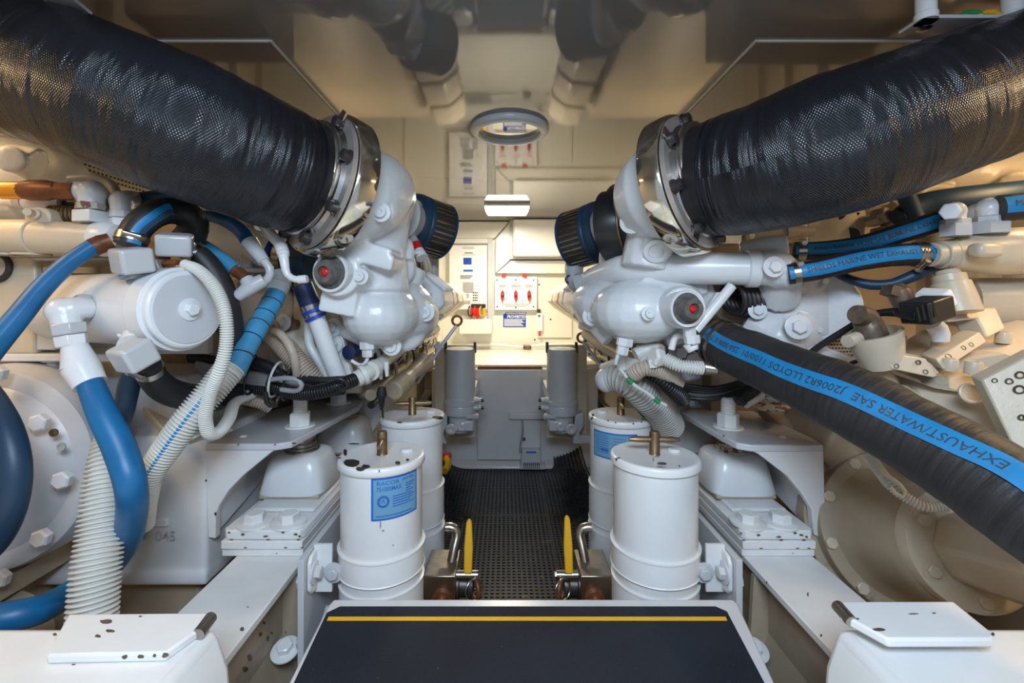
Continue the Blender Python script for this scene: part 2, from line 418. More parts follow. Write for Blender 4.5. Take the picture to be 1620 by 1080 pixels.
# engine girders
def girder(n, xi, xo):
    s = 1 if xo > xi else -1
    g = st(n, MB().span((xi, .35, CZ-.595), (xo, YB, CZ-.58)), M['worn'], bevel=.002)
    build('web', MB().span((xi+s*.03, .35, .0), (xi+s*.045, YB, CZ-.595)), M['grime_shade'], g)
    build('sloping_foot', MB().poly([(xi+s*.03, .35, .02), (xi+s*.03, .35, .2), (xi-s*.03, .35, .02)], (0, 2.1, 0)), M['grime_shade'], g)
    for y in (.98, 1.9, 2.7): build('gusset', MB().poly([(xi+s*.03, y, 0), (xi+s*.03, y, CZ-.6), (xi, y, CZ-.6), (xi-s*.02, y, 0)], (0, .012, 0)), M['grime_shade'], g)
    build('far_bracket', MB().span((xi, 2.9, CZ-.58), (xo, 2.93, CZ-.42)), M['creamm'], g, bevel=.004)
    build('bolt', MB().bolt(((xi+xo)/2, 2.9, CZ-.49), (0, -1, 0), .02), M['creamm'], g)
    return g
girder('trim_3', -.45, -.605); girder('trim_4', .535, .69)
# outer girders: close off the sides of the bilge under the engines
st('trim_5', MB().span((-1.15, .3, CZ-.6), (-1.0, YB, CZ-.56)).span((-1.1, .3, 0), (-1.08, YB, CZ-.6)), M['grime_shade'])
st('trim_6', MB().span((1.1, .3, CZ-.6), (1.25, YB, CZ-.56)).span((1.18, .3, 0), (1.2, YB, CZ-.6)), M['grime_shade'])

# ------------------------------------------------------------------ ceiling fittings
rc = Vector(((806-CX)*1.43/F, 1.43, CEIL))
t = thing('deck_hatch_ring', 'round white-rimmed porthole set in the glossy ceiling above the walkway', 'porthole', rc)
build('rim', MB().lathe(rc, (0, 0, -1), [(-.001, .122), (.006, .124), (.014, .12), (.018, .112), (.016, .096), (.006, .092), (-.001, .092)], 64, cap=False), M['grey'], t, smooth=60)
build('inner_ring', MB().lathe(rc, (0, 0, -1), [(.014, .112), (.020, .108), (.020, .100), (.014, .097)], 64, cap=False), M['white'], t, smooth=60)
build('glass', MB().lathe(rc, (0, 0, -1), [(-.001, .093), (.003, .093)], 64), M['glass'], t)
lc = P(802, 325, 2.63); lc.z = CEIL
t = thing('ceiling_light', 'small glowing rectangular lamp on the ceiling before the cream bulkhead', 'light', lc)
x, y = lc.x, lc.y
build('base', MB().span((x-.13, y-.075, CEIL-.016), (x+.13, y+.075, CEIL)), M['white'], t, bevel=.004)
d = MB(); a = [(-.13, -.07), (.13, -.07), (.13, .07), (-.13, .07)]; top = [Vector((x+p, y+q, CEIL-.016)) for p, q in a]; bot = [Vector((x+p*.86, y+q*.75, CEIL-.052)) for p, q in a]
d.add(top+bot, [[0, 1, 2, 3], [4, 5, 6, 7][::-1], [0, 4, 5, 1], [1, 5, 6, 2], [2, 6, 7, 3], [3, 7, 4, 0]])
build('diffuser', d, M['glow'], t, bevel=.008)
area('ceiling_light_beam', (x, y-.02, CEIL-.056), .2, 12, (1, .90, .70), None, .1)
# light bracket overhead right
bz = CEIL-.055
q = [Zp(1421, 55, bz), Zp(1462, 28, bz), Zp(1640, 28, bz), Zp(1640, 55, bz)]
t = thing('cable_bracket', 'white flat ceiling bracket hung on two posts above the right exhaust hose', 'bracket', q[0])
build('plate', MB().poly(q, (0, 0, .006)), M['grey'], t, bevel=.001)
for px in (1465, 1602):
    p = Zp(px, 34, bz); build('post', MB().lathe(p, (0, 0, 1), [(0, .017), (.012, .017), (.014, .015), (.056, .015)], 20), M['white'], t)
p = Zp(1462, 44, bz); build('screw', MB().lathe(p, (0, 0, -1), [(0, .011), (.002, .011), (.005, .006)], 16), M['steel'], t)
build('rubber_pad', MB().poly([Zp(1505, 49, bz), Zp(1540, 38, bz), Zp(1560, 40, bz), Zp(1530, 47, bz)], (0, 0, -.004)), M['bkplastic'], t)
for nm, col, dx in (('yellow_wire', 'yellow', 0), ('green_wire', 'green', -.03)):
    p = Zp(1560, 30, bz+.008); build(nm, MB().tube([p+Vector((dx-.02, 0, 0)), p+Vector((dx, 0, .012)), p+Vector((dx+.02, 0, .008)), p+Vector((dx+.03, 0, -.002))], .005), M[col], t)
qL = [Zp(108, -40, bz), Zp(60, 14, bz), Zp(146, 25, bz), Zp(113, -2, bz)]
t = thing('cable_bracket', 'dark-faced flat ceiling bracket with one round screw above the left exhaust hose', 'bracket', qL[2])
build('plate', MB().poly(qL, (0, 0, .006)), M['grey'], t)
build('screw', MB().lathe(Zp(104, 14, bz), (0, 0, -1), [(0, .011), (.002, .011), (.005, .006)], 16), M['steel'], t)

# ------------------------------------------------------------------ fittings on the back bulkhead
def wall_box(name, label, cat, a, b, th, m, y=YB, bev=.006, standoff=0):
    A, B = P(*a, y), P(*b, y); at = Vector(((A.x+B.x)/2, y-standoff, B.z))
    t = thing(name, label, cat, at)
    o = build('case', MB().span((A.x, y-standoff-th, B.z), (B.x, y-standoff, A.z)), m, t, bevel=bev)
    return t, y-standoff-th
t, yf = wall_box('wall_cabinet', 'large plain white box high on the cream bulkhead, right of the lamp', 'cabinet', (811, 352), (975, 408), .16, M['bboard'], bev=.012)
A, B = P(806, 350, YB), P(980, 411, YB); build('back_plate', MB().span((A.x, YB-.055, B.z), (B.x, YB-.002, A.z)), M['grey'], t)
t, yf = wall_box('notice_board', 'tall white notice panel with printed diagrams on the back bulkhead', 'notice board', (712, 389), (771, 489), .05, M['board'], bev=.002)
ink = MB()
def line(px0, px1, py, h=.6, mb=None, y=None):
    h *= 1.35
    y = yf if y is None else y; A, B = P(px0, py-h/2, y), P(px1, py+h/2, y); (mb or ink).span((A.x, y-.0012, B.z), (B.x, y+.001, A.z))
for py in (391, 393): line(732, 750, py, .35)
line(735, 748, 400, 1.0); line(731, 752, 403, .35)
for i, py in enumerate((436, 438, 440)): line(728, 748-i*2, py, .8)
for i in range(10): line(732, 749, 447+i*1.7, .55)
for i in range(5): line(728, 742, 465+i*1.5, .45)
for i in range(4): line(728, 744, 476+i*1.5, .45)
for i in range(4):
    for j in range(3): line(748+j*2.8, 750+j*2.8, 463+i*4, 1.6)
line(749, 760, 452, .3)
build('printed_lines', ink, M['ink'], t)
bb = MB(); line(733, 746, 413, 8, bb); build('blue_printed_block', bb, M['signb'], t)
bb = MB(); line(733, 748, 428, 2.4, bb); build('printed_lettering', bb, M['inkb'], t)
# battery switch cluster under the board
A = P(757, 484, YB-.06); t = thing('cable_plug_cluster', 'cluster of red and yellow cable plugs hanging under the white notice panel', 'plugs', A)
build('block', MB().box(A, (.10, .04, .03)), M['bkplastic'], t, bevel=.003)
for i, (px, cc) in enumerate(((747, 'red'), (752, 'red'), (756, 'red'), (766, 'yellow'))):
    a = P(px, 487, YB-.08); b = P(px-1+i*.3, 503-(i % 2)*3, YB-.08); build('plug', MB().tube([(a, .009), ((a+b)/2, .012), (b, .008)], .01), M[cc], t)
for i in range(3):
    a = P(743+i*9, 484, YB-.075); build('cable_loop', MB().tube([a, a+Vector((-.01, -.02, -.03)), a+Vector((.0, -.02, -.07)), a+Vector((.03, -.01, -.05))], .005), M[('bkplastic', 'red', 'yellow')[i]], t)
t, yf = wall_box('switch_panel', 'white wall panel with three red rotary battery switches', 'switch panel', (783, 438), (849, 490), .04, M['board'], bev=.002)
for px, lb in ((795, 0), (816, 0), (837, 0)):
    c = P(px, 467, yf)
    sw = build('rotary_switch', MB().poly([P(px, 458, yf), P(px+2.8, 463, yf), P(px+2.8, 471, yf), P(px, 477, yf), P(px-2.8, 471, yf), P(px-2.8, 463, yf)], (0, -.02, 0)), M['red'], t, bevel=.002)
    build('hub', MB().lathe(P(px, 467.5, yf-.02), (0, -1, 0), [(0, .010), (.006, .009), (.008, .005)], 16), M['dark'], sw)
ik = MB(); rd = MB()
for px, n in ((795, 12), (816, 16), (837, 12)): line(px-n/2, px+n/2, 452, .7, rd); line(px-n/2+1, px+n/2-1, 454, .4, rd)
line(812, 820, 447, .5, ik); line(795, 836, 482, .5, ik); line(800, 832, 484.5, .4, ik); line(790, 842, 480, .3, ik)
build('printed_lines', ik, M['ink'], t); build('red_lettering', rd, M['red'], t)
for px, py in ((786.5, 443), (816, 442.5), (844, 443), (786.5, 485), (816, 486.5), (844, 485)):
    build('screw', MB().lathe(P(px, py, yf), (0, -1, 0), [(0, .006), (.004, .005)], 12), M['brass'], t)
for px in (797, 830): build('red_tab', MB().box(P(px, 435.5, YB-.05), (.03, .02, .02)), M['red'], t)
# discharge placard
t, yf = wall_box('placard', 'small blue and white oil discharge placard under the switch panel', 'sign', (795.5, 491.5), (832.5, 517), .004, M['board'], bev=0)
A, B = P(796, 497, yf), P(832, 517, yf); build('blue_field', MB().span((A.x, yf-.001, B.z), (B.x, yf, A.z)), M['signb'], t)
build('lettering', text_flat(MB(), 'DISCHARGE OF OIL', P(817, 494.3, yf-.0012), .017, bold=.02), M['signb'], t)
l2 = text_flat(MB(), 'PROHIBITED', P(817, 500.8, yf-.0022), .028, bold=.015, sx=.85)
for i in range(7): line(797.5, 830.5-(i*5 % 7), 504.8+i*1.7, .65, l2, yf-.001)
build('white_lettering', l2, M['board'], t)
e = MB().torus(P(799.8, 499.5, yf-.002), (0, 1, 0), .011, .0022, 20, 6); e.cyl(P(799.8, 495, yf-.003), P(799.8, 503, yf-.003), .002, n=8); e.box(P(799.8, 496, yf-.003), (.016, .003, .003))
build('emblem', e, M['signb'], t)
t, yf = wall_box('wall_sensor', 'small white wall box with a red lead, right of the blue placard', 'sensor', (849, 495), (858, 523), .035, M['board'], bev=.003)
build('top_plug', MB().box(P(852.5, 491.5, YB-.02), (.024, .03, .022)), M['dark'], t, bevel=.003)
build('button', MB().lathe(P(853, 499.5, yf), (0, -1, 0), [(0, .008), (.004, .007)], 14), M['signb'], t)
build('red_lead', MB().tube([P(855, 523, yf+.01), P(854, 528, yf), P(852, 525, yf-.01), P(855, 530, yf)], .005), M['red'], t)
a = [P(px, py, YB-.04) for px, py in ((640, 545), (700, 547), (780, 545), (830, 549), (845, 547), (900, 544), (960, 548))]
t = thing('service_pipe', 'thin cream pipe running level along the foot of the back bulkhead', 'pipe', a[3])
build('pipe', MB().tube(a, .011), M['wall'], t)
c = P(834, 549, YB-.045); build('clamp', MB().box(c, (.055, .035, .028)), M['brass'], t, bevel=.004)
for dx in (-.02, .02): build('screw', MB().lathe(c+Vector((dx, -.018, 0)), (0, -1, 0), [(0, .007), (.004, .006)], 10), M['dark'], t)
# bilge sensor on lower bulkhead
y = 2.435; A, B = P(805, 652, y), P(866, 661, y); t = thing('conduit_box', 'long grey conduit bar on the lower bulkhead beside the right canister', 'conduit', (A+B)/2)
build('bar', MB().span((A.x, y-.03, B.z), (B.x, y, A.z)), M['greyp'], t, bevel=.003)
A, B = P(823, 707, y), P(856, 736, y)
t = thing('bilge_switch', 'vented grey bilge switch box at the foot of the lower bulkhead', 'switch box', ((A.x+B.x)/2, y, B.z))
build('case', MB().poly([(A.x+.008, y, A.z), (B.x-.008, y, A.z), (B.x, y, B.z+.02), (A.x, y, B.z+.02)], (0, -.05, 0)), M['grey'], t, bevel=.006)
build('base', MB().span((A.x-.004, y-.062, B.z), (B.x+.02, y, B.z+.022)), M['grey'], t, bevel=.004)
d = MB()
for i in range(9): x = A.x+.016+i*.0098; d.span((x, y-.0635, B.z+.006), (x+.004, y-.05, B.z+.034))
build('vent_slot', d, M['shade'], t)
d = MB().span((A.x+.03, y-.0515, A.z-.015), (B.x-.03, y-.05, A.z-.005)); build('printed_mark', d, M['inkb'], t)
a = [P(px, py, y-.02) for px, py in ((826, 661), (827, 680), (825, 695), (823, 708), (823, 715))]
t = thing('sensor_cable', 'thin grey cable dropping from the conduit bar to the bilge switch', 'cable', a[-1])
build('cable', MB().tube(a, .0055), M['gcable'], t)
build('cable_clip', MB().box(P(828, 694, y-.012), (.02, .02, .012)), M['dark'], t, bevel=.002)

# ------------------------------------------------------------------ perforated rubber mat
def mz(x, y):
    u = (x-.02)/.36; z = .016+.11*max(0, abs(u)-.55)**2*2.2
    z += .012*math.sin(y*6+1)*.5+(.05*max(0, y-2.25)/.2 if x > .25 else 0)
    if y < 1.27: z += .012*math.sin((y-1.1)*18)
    return z
g = MB(); px_ = .0172; x0, x1, y0, y1 = -.36, .40, 1.0, 2.44
def rib(pts, w, h, along):
    vs = []; fs = []; 
    for p in pts:
        o = Vector((w/2, 0, 0)) if along else Vector((0, w/2, 0)); u = Vector((0, 0, h/2)); vs += [p-o-u, p+o-u, p+o+u, p-o+u]
    for i in range(len(pts)-1):
        for k in range(4): a = i*4+k; b = i*4+(k+1) % 4; fs.append([a, b, b+4, a+4])
    g.add(vs, fs)
nx = int((x1-x0)/px_); ny = int((y1-y0)/px_)
for i in range(nx+1):
    x = x0+i*px_; wide = .016 if i in (13, 31) else .0075
    rib([Vector((x, y0+j*.06, mz(x, y0+j*.06))) for j in range(int((y1-y0)/.06)+1)], wide, .0045, True)
for j in range(ny+1):
    y = y0+j*px_; wide = .018 if j in (17, 52) else .0085
    rib([Vector((x0+i*.03, y, mz(x0+i*.03, y)-.0007)) for i in range(int((x1-x0)/.03)+1)], wide, .0045, False)
build('rubber_mat', g, M['mat_r'], label='black perforated rubber mat laid along the sunken walkway', cat='mat', smooth=30)

# ------------------------------------------------------------------ step plate in front
zt = CZ-.58
def SP(px, py, z=zt): return Zp(px, py, z)
t = thing('step_plate', 'dark nonslip step tread with a white rim and a yellow line', 'step', SP(840, 1000))
outer = [SP(528, 947), SP(1160, 947), SP(1168, 955), SP(1250, 1132), SP(430, 1132), SP(519, 957)]
fr = build('frame', MB().poly(outer, (0, 0, -.035)), M['frame'], t, bevel=.004)
inner = [SP(538, 960), SP(1132, 960), SP(1150, 968), SP(1235, 1130), SP(442, 1130), SP(517, 970)]
build('tread', MB().poly([p+Vector((0, 0, .0015)) for p in inner], (0, 0, -.004)), M['grip'], t)
build('yellow_line', MB().poly([SP(520, 977)+Vector((0, 0, .0022)), SP(1148, 977)+Vector((0, 0, .0022)), SP(1150.5, 983)+Vector((0, 0, .0022)), SP(517, 983)+Vector((0, 0, .0022))], (0, 0, -.001)), M['gripy'], t)
build('skirt', MB().span((-.32, .60, 0), (.42, .86, zt-.036)), M['grime_shade'], t)

# ------------------------------------------------------------------ white steel boxes at the lower corners
def hinge_box(side, label, pl_label):
    zb = CZ-.45
    if side < 0: e = Zp(345, 990, zb); x_in, x_out = e.x, -1.0
    else: e = Zp(1318, 985, zb); x_in, x_out = e.x, 1.1
    s = 1 if x_in < 0 else -1; yb = .625
    b = MB(); pr = [(x_in, zb), (x_in+s*.018, zb-.05), (x_in+s*.05, 0), (x_out, 0), (x_out, zb)]
    b.poly([Vector((x, yb, z)) for x, z in pr], (0, -.5, 0))
    t = thing('steel_box', label, 'box', (x_in-s*.2, .4, 0))
    build('case', b, M['worn2'], t, bevel=.012, bseg=3)
    zc = zb+(.012 if side < 0 else .026); yb = .64
    if side < 0: q = [(108, 970), (336, 968), (322, 990), (262, 1032), (73, 1036)]
    else: q = [(1322, 950), (1508, 950), (1574, 1003), (1570, 1010), (1405, 1010), (1330, 970)]
    pts = [Zp(px, py, zc) for px, py in q]
    if side > 0: 
        dy = yb-pts[0].y-.004; pts = [p+Vector((dy*p.x/p.y*0, 0, 0)) for p in pts]
    for p in pts: p.y = min(p.y, .665)
    build('cover_plate', MB().poly(pts, (0, 0, -.012)), M['worn2'], t, bevel=.003)
    h = pts[1] if side < 0 else pts[0]; h = h+Vector((s*.002, -.006, -.003)); build('hinge_pin', MB().cyl(h, h+Vector((s*.002, -.03, -.002)), .008, n=14), M['steelw'], t)
    return t
hinge_box(-1, 'white chipped steel box with a hinged cover, lower left corner', '')
hinge_box(1, 'white steel box with a rust-edged cover plate, lower right corner', '')
# ------------------------------------------------------------------ fuel filters on the walkway
def tube_label(t, c, r, z0, z1, a0, a1, lift=.0012, front=None):
    pass
def arc_panel(c, r, z0, z1, a0, a1, th=.001, n=16):   # a patch wrapped on a vertical cylinder; angle 0 faces the camera
    g = MB(); vs = []; fs = []
    for i in range(n+1):
        a = a0+(a1-a0)*i/n
        for z in (z0, z1): vs.append(Vector((c.x+(r+th)*math.sin(a), c.y-(r+th)*math.cos(a), z)))
    for i in range(n): fs.append([2*i, 2*i+2, 2*i+3, 2*i+1])
    return g.add(vs, fs)
def arc_text(g, body, c, r, z, a, size, th=.0022, sx=1):
    vs, fs = text_geo(body, size, 'LEFT', .01)
    g.add([Vector((c.x+(r+th)*math.sin(a+p.x*sx/r), c.y-(r+th)*math.cos(a+p.x*sx/r), z+p.y)) for p in vs], fs)
def fuel_filter(label, px, d, rp, ztop, handle, bands, lab=None, grp=None):
    r = R(rp, d); c = P(px, 700, d); c.z = .0
    t = thing('fuel_filter', label, 'fuel filter', c, grp)
    at = lambda z: Vector((c.x, c.y, z))
    zt_ = ztop; prof = [(0, r*.8)]
    build('canister', MB().lathe(at(0.03), (0, 0, 1), [(0, r*.75), (.05, r*.97), (zt_-.018-.03, r*.97)], 64), M['body'], t)
    for z, h, k in bands:
        build('band', MB().lathe(at(z), (0, 0, 1), [(0, r*.97), (0.001, r*k), (.003, r*(k+.02)), (.005, r*k), (h-.006, r*k), (h-.004, r*(k+.022)), (h-.001, r*(k+.022)), (h, r*.97)], 64), M['body'], t)
    lid = build('lid', MB().lathe(at(zt_-.018), (0, 0, 1), [(0, r*.96), (.0005, r*1.02), (.002, r*1.035), (.013, r*1.035), (.0165, r*1.02), (.018, r*.99), (.0185, r*.94), (.0175, r*.90), (.018, 0)], 72), M['lid'], t, smooth=42)
    hb = build('handle_post', MB().lathe(at(zt_), (0, 0, 1), [(0, R(8.5, 1.0)*1.05), (.002, R(8, 1)), (.045, R(8, 1)), (.050, R(7, 1))], 24), M['brass'], lid)
    a = at(zt_+.028+.004); hx = Vector(handle)
    hm = MB()
    for s in (-1, 1): hm.tube([(a+hx*s*.008, .0068), (a+hx*s*.03, .0068), (a+hx*s*.052, .0075), (a+hx*s*.055, .004)], .007, 14)
    build('tee_handle', hm, M['brass'], lid)
    build('vent_plug', MB().lathe(at(zt_)+Vector((.05 if px < 700 or px > 1000 else -.05, .02, 0)), (0, 0, 1), [(0, .014), (.003, .014), (.006, .011)], 20), M['white'], lid)
    if lab:
        a0, a1, za, zb_ = lab
        bp = build('label_plate', arc_panel(c, r*.97, za, zb_, a0, a1), M['inkb'], t)
        e = .004; build('label_face', arc_panel(c, r*.97, za+e, zb_-e, a0+.05, a1-.05, .0016), M['label'], t)
        g = MB()
        if px < 700:
            arc_text(g, 'RACOR', c, r*.97, zb_-.0115, a0+.12, .0115, sx=1.15); arc_text(g, 'UNIT FOR', c, r*.97, zb_-.010, a0+.70, .008, sx=.8)
            arc_text(g, '751000MAX', c, r*.97, zb_-.0235, a0+.12, .0125, sx=.78)
            zz = zb_-.033
            for i in range(9):
                z = zb_-.020-i*.005
                s0 = a0+(.80 if i < 4 else .48); g2 = arc_panel(c, r*.97, z-.0009, z+.0009, s0, a1-.12-(i*37 % 5)*.03, .0022, 6); g.add(g2.v, g2.f)
            cc = Vector((c.x+(r+.001)*math.sin(a0+.27), c.y-(r+.001)*math.cos(a0+.27), zb_-.047)); g.torus(cc, (math.sin(a0+.27), -math.cos(a0+.27), 0), .010, .0016, 24, 6)
            arc_text(g, 'UL', c, r*.97, zb_-.047, a0+.2, .011, sx=.8)
            g2 = arc_panel(c, r*.97, za+.008, za+.010, a0+.1, a1-.2, .0022, 10); g.add(g2.v, g2.f)
        else:
            for i in range(8):
                z = zb_-.011-i*.0065; g2 = arc_panel(c, r*.97, z-.0008, z+.0008, a0+.15, a0+.62, .0022, 6); g.add(g2.v, g2.f)
            for i in range(6):
                z = zb_-.014-i*.008; g2 = arc_panel(c, r*.97, z-.0006, z+.0006, a0+.78, a0+1.15+.1*(i % 2), .0022, 6); g.add(g2.v, g2.f)
            g2 = arc_panel(c, r*.97, za+.020, za+.027, a0+.35, a0+.62, .0023, 6); g.add(g2.v, g2.f)
        build('lettering', g, M['inkb'], t)
    return t
zf = CZ-.343
bb_ = [(.278, .107, 1.02), (.165, .097, 1.03), (.06, .10, 1.0)]
ff = 'white fuel filter canisters along the walkway'
fuel_filter('nearer left fuel filter, tall white canister with blue wraparound label', 604.5, 1.0, 64.5, zf, (-.15, 1, 0), [(.335, .054, 1.02), (.20, .115, 1.0)], (.02, 1.2, CZ-.448, CZ-.362), ff)
fuel_filter('nearer right fuel filter, unlabelled white canister with brown tee handle', 1035.5, 1.0, 66, zf, (1, -.06, 0), [(.335, .054, 1.02), (.20, .115, 1.0)], None, ff)
fuel_filter('farther left fuel filter, white canister behind the labelled one', 652.5, 1.326, 48.5, CZ-.339, (1, .1, 0), bb_, None, ff)
fuel_filter('farther right fuel filter, white canister with pale blue printed label', 982, 1.326, 48.5, CZ-.339, (.1, 1, 0), bb_, (-1.25, .28, CZ-.445, CZ-.372), ff)

# mounting plates and straps
def mount_plate(side):
    x = -.4 if side < 0 else .457; zt2 = CZ-.519; s = side
    lb = 'upright white mounting plate and strap holding the %s fuel filters' % ('left' if s < 0 else 'right')
    t = thing('filter_bracket', lb, 'bracket', (x, 1.0, 0))
    build('plate', MB().poly([(x, .90, .0), (x, .90, zt2), (x, 1.42, zt2), (x, 1.42, .0)], (s*.012, 0, 0)), M['greyp'], t, bevel=.001)
    fx = -.2715 if s < 0 else .327; r = .0955
    g = MB(); n = 14   # ear curving out of the strap
    z1, z0 = (CZ-.512, CZ-.61); pts = []
    for i in range(n+1):
        f = i/n; xx = x-s*.002+(fx+s*r*.96-x)*f
        pts.append((xx, .945))
    vs = []; fs = []
    for i, (xx, yy) in enumerate(pts):
        f = i/n; e = 0
        vs += [Vector((xx, yy, z1-e)), Vector((xx, yy, z0+e)), Vector((xx, yy+.006, z0+e)), Vector((xx, yy+.006, z1-e))]
    for i in range(n):
        for k in range(4): a = i*4+k; b = i*4+(k+1) % 4; fs.append([a, b, b+4, a+4])
    fs += [[0, 1, 2, 3], [n*4, n*4+3, n*4+2, n*4+1]]
    build('strap_ear', g.add(vs, fs), M['body'], t, smooth=60)
    build('side_flange', MB().poly([(x-s*.001, .912, z1-.022), (x-s*.001, .922, z1-.010), (x-s*.001, .958, z1-.006), (x-s*.001, .958, z0+.006), (x-s*.001, .922, z0+.010), (x-s*.001, .912, z0+.022)], (-s*.008, 0, 0)), M['body'], t, bevel=.003)
    c = P(528 if s < 0 else 1113, 905, .945); build('bolt', MB().bolt(c, (0, -1, 0), .012, washer=True), M['grey'], t)
    c = Vector((x-s*.009, .932, CZ-.562)); build('bolt', MB().bolt(c, (-s, -.0, 0), .013), M['frame'], t)
    for z in (CZ-.577, CZ-.70): build('bolt', MB().bolt(Vector((x+s*.012, .93, z)), (s, 0, 0), .014, washer=False), M['greyp'], t)
    build('floor_bolt', MB().bolt(Vector((x+s*.05, .93, CZ-.72)), (0, -.3, 1), .016), M['body'], t)
    build('lower_pipe', MB().tube([Vector((fx+s*.10, .93, .12)), Vector((fx+s*.10, .90, .22)), Vector((fx+s*.085, .93, .29))], .011), M['grey'], t)
mount_plate(-1); mount_plate(1)

# grey canister filters further aft
def canister(label, cx, s):
    d = 2.12; c = P(cx, 600, d); r = R(23.5, d); z = lambda py: CZ-(py-CY)*d/F
    c.z = z(690); t = thing('grey_canister', label, 'filter canister', c, 'pair of grey canister filters')
    at = lambda zz: Vector((c.x, c.y, zz))
    build('bowl', MB().lathe(at(z(632)), (0, 0, 1), [(0, r), (z(556)-z(632), r), (z(551.5)-z(632), r*.97), (z(550)-z(632), r*.8), (z(549)-z(632), 0)], 48), M['grey'], t, smooth=50)
    build('collar', MB().lathe(at(z(656)), (0, 0, 1), [(0, r*.9), (.008, r*1.02), (.045, r*1.03), (.05, r*1.0), (.052, r*1.08), (.070, r*1.09), (.074, r*1.0)], 48), M['grey'], t)
    h = MB().cyl(at(z(682)), at(z(654)), r*.72, r*.8, 32)
    h.box(at(z(668))+Vector((s*.02, -.02, 0)), (.09, .09, .05))
    hd = build('head', h, M['grey'], t, bevel=.008)
    for dx, zz, q in ((-s*.035, z(672), .018), (s*.012, z(669), .015)):
        build('port', MB().lathe(at(zz)+Vector((dx, -r*.72, 0)), (0, -1, 0), [(0, q*1.35), (.02, q*1.35), (.022, q), (.026, q), (.026, q*.5), (.02, 0)], 28), M['grey'], hd)
    for zz in (z(631), z(643)):
        build('fitting', MB().lathe(at(zz)+Vector((s*r*.9, -.02, 0)), (s, 0, 0), [(0, .014), (.02, .014), (.022, .010), (.035, .010)], 16), M['grey'], t)
        build('black_plug', MB().lathe(at(zz)+Vector((s*(r*.9+.035), -.02, 0)), (s, 0, 0), [(0, .009), (.012, .009)], 12), M['bkplastic'], t)
    build('tap', MB().lathe(at(z(655))+Vector((s*r*.5, -.05, 0)), (s, -.2, .1), [(0, .01), (.03, .012), (.05, .016), (.056, .010)], 16), M['grey'], t)
    for xx in (-1, 1): build('lug', MB().box(at(z(552))+Vector((xx*r*.98, 0, .008)), (.012, .02, .05)), M['bkplastic'], t, bevel=.002)
    # hanging bracket
    bx_ = c.x-s*(r*.72+.03); b = MB()
    b.poly([(bx_-.02, c.y-.02, z(655)), (bx_+.02, c.y-.02, z(650)), (bx_+.02, c.y-.02, z(672)), (bx_+.0, c.y-.02, z(684)), (bx_+.02, c.y-.02, z(700)), (bx_-.03, c.y-.02, z(700))], (0, .05, 0))
    build('bracket', b, M['grey'], t, bevel=.005)
    build('back_post', MB().span((c.x+s*r*.9, c.y+r+.005, z(700)), (c.x-s*r*1.9, c.y+r+.02, z(548))), M['creamm'], t, bevel=.003)
    build('wall_arm', MB().span((c.x+s*r*.9, c.y+r+.015, z(640)), (c.x-s*r*.2, 2.452, z(620))), M['grey'], t, bevel=.003)
    build('bracket_arm', MB().span((bx_-s*.10, c.y-.01, z(700)), (bx_, c.y+.02, z(688))), M['greyp'], t, bevel=.003)
canister('left grey canister filter hanging before the lower bulkhead', 728.5, 1)
canister('right grey canister filter hanging above the conduit bar', 888.5, -1)

# ball valves
def ball_valve(side):
    s = side; d = 1.12
    X = (lambda px: px) if s < 0 else (lambda px: 1640-px)       # mirror of the left one about px 820
    t = thing('ball_valve', 'chromed ball valve with a yellow lever by the nearer %s filter' % ('left' if s < 0 else 'right'), 'valve', P(X(730), 940, d))
    a, b = P(X(670), 905, d), P(X(721), 905, d)
    zb_ = P(0, 950, d).z
    build('block', MB().span((a.x, d, zb_), (b.x, d+.12, P(0, 911, d).z)), M['steelw'], t, bevel=.002)
    fc = MB(); fc.lathe(P(X(699), 948, d), (0, -1, 0), [(0, .028), (.012, .026), (.012, .020), (.03, .018)], 28); build('port', fc, M['copper'], t)
    dx = Vector((-s, 0, 0))
    build('body', MB().lathe(P(X(721), 925, d+.05), dx, [(0, .038), (.01, .038), (.012, .028), (.03, .028), (.033, .034), (.045, .034), (.047, .02)], 32), M['dark'], t)
    c = P(X(741), 909, d+.02)
    build('stem', MB().cyl(c-Vector((.03, 0, 0)), c+Vector((.024, 0, 0)), .011, n=20).cyl(c-Vector((.034, 0, 0)), c-Vector((.024, 0, 0)), .007, n=6), M['steel'], t)
    z0, z1 = P(0, 908, d).z, P(0, 838 if s < 0 else 832, d).z
    lv = MB().poly([(c.x-.010, d+.0, z0), (c.x+.010, d+.0, z0), (c.x+.011, d+.02, (z0+z1)/2), (c.x+.007, d+.035, z1), (c.x+.0, d+.037, z1+.006), (c.x-.007, d+.035, z1), (c.x-.011, d+.02, (z0+z1)/2)], (0, .014, 0))
    build('lever', lv, M['yellow'], t, bevel=.003)
    build('ring', MB().torus(c+Vector((-s*.016, -.02, -.025)), (.7, -1, .2), .024, .0022), M['steel'], t)
    build('seat_disc', MB().torus(c+Vector((-s*.016, -.005, -.03)), (s, -.5, 0), .026, .006), M['copper'], t)
    tb = [P(X(q[0]), q[1], q[2]) for q in ((705, 834, 1.22), (716, 834, 1.22), (723, 841, 1.22), (718, 870, 1.2), (712, 903, 1.18))]
    build('copper_pipe', MB().tube(tb, .0125, 18), M['steelw'], t)
    build('pipe_nut', MB().hexa(P(X(711), 909, 1.18), (0, 0, 1), .024, .022), M['steelw'], t)
ball_valve(-1); ball_valve(1)
a = [P(706, 722, 2.3), P(709, 735, 2.25), P(703, 745, 2.2)]
t = thing('warning_tap', 'small red and yellow tap at the left end of the walkway mat', 'tap', a[2])
build('red_knob', MB().box(a[0], (.05, .03, .035)), M['red'], t, bevel=.006); build('yellow_lever', MB().tube([a[0], a[1], a[2]], .017), M['yellow'], t)

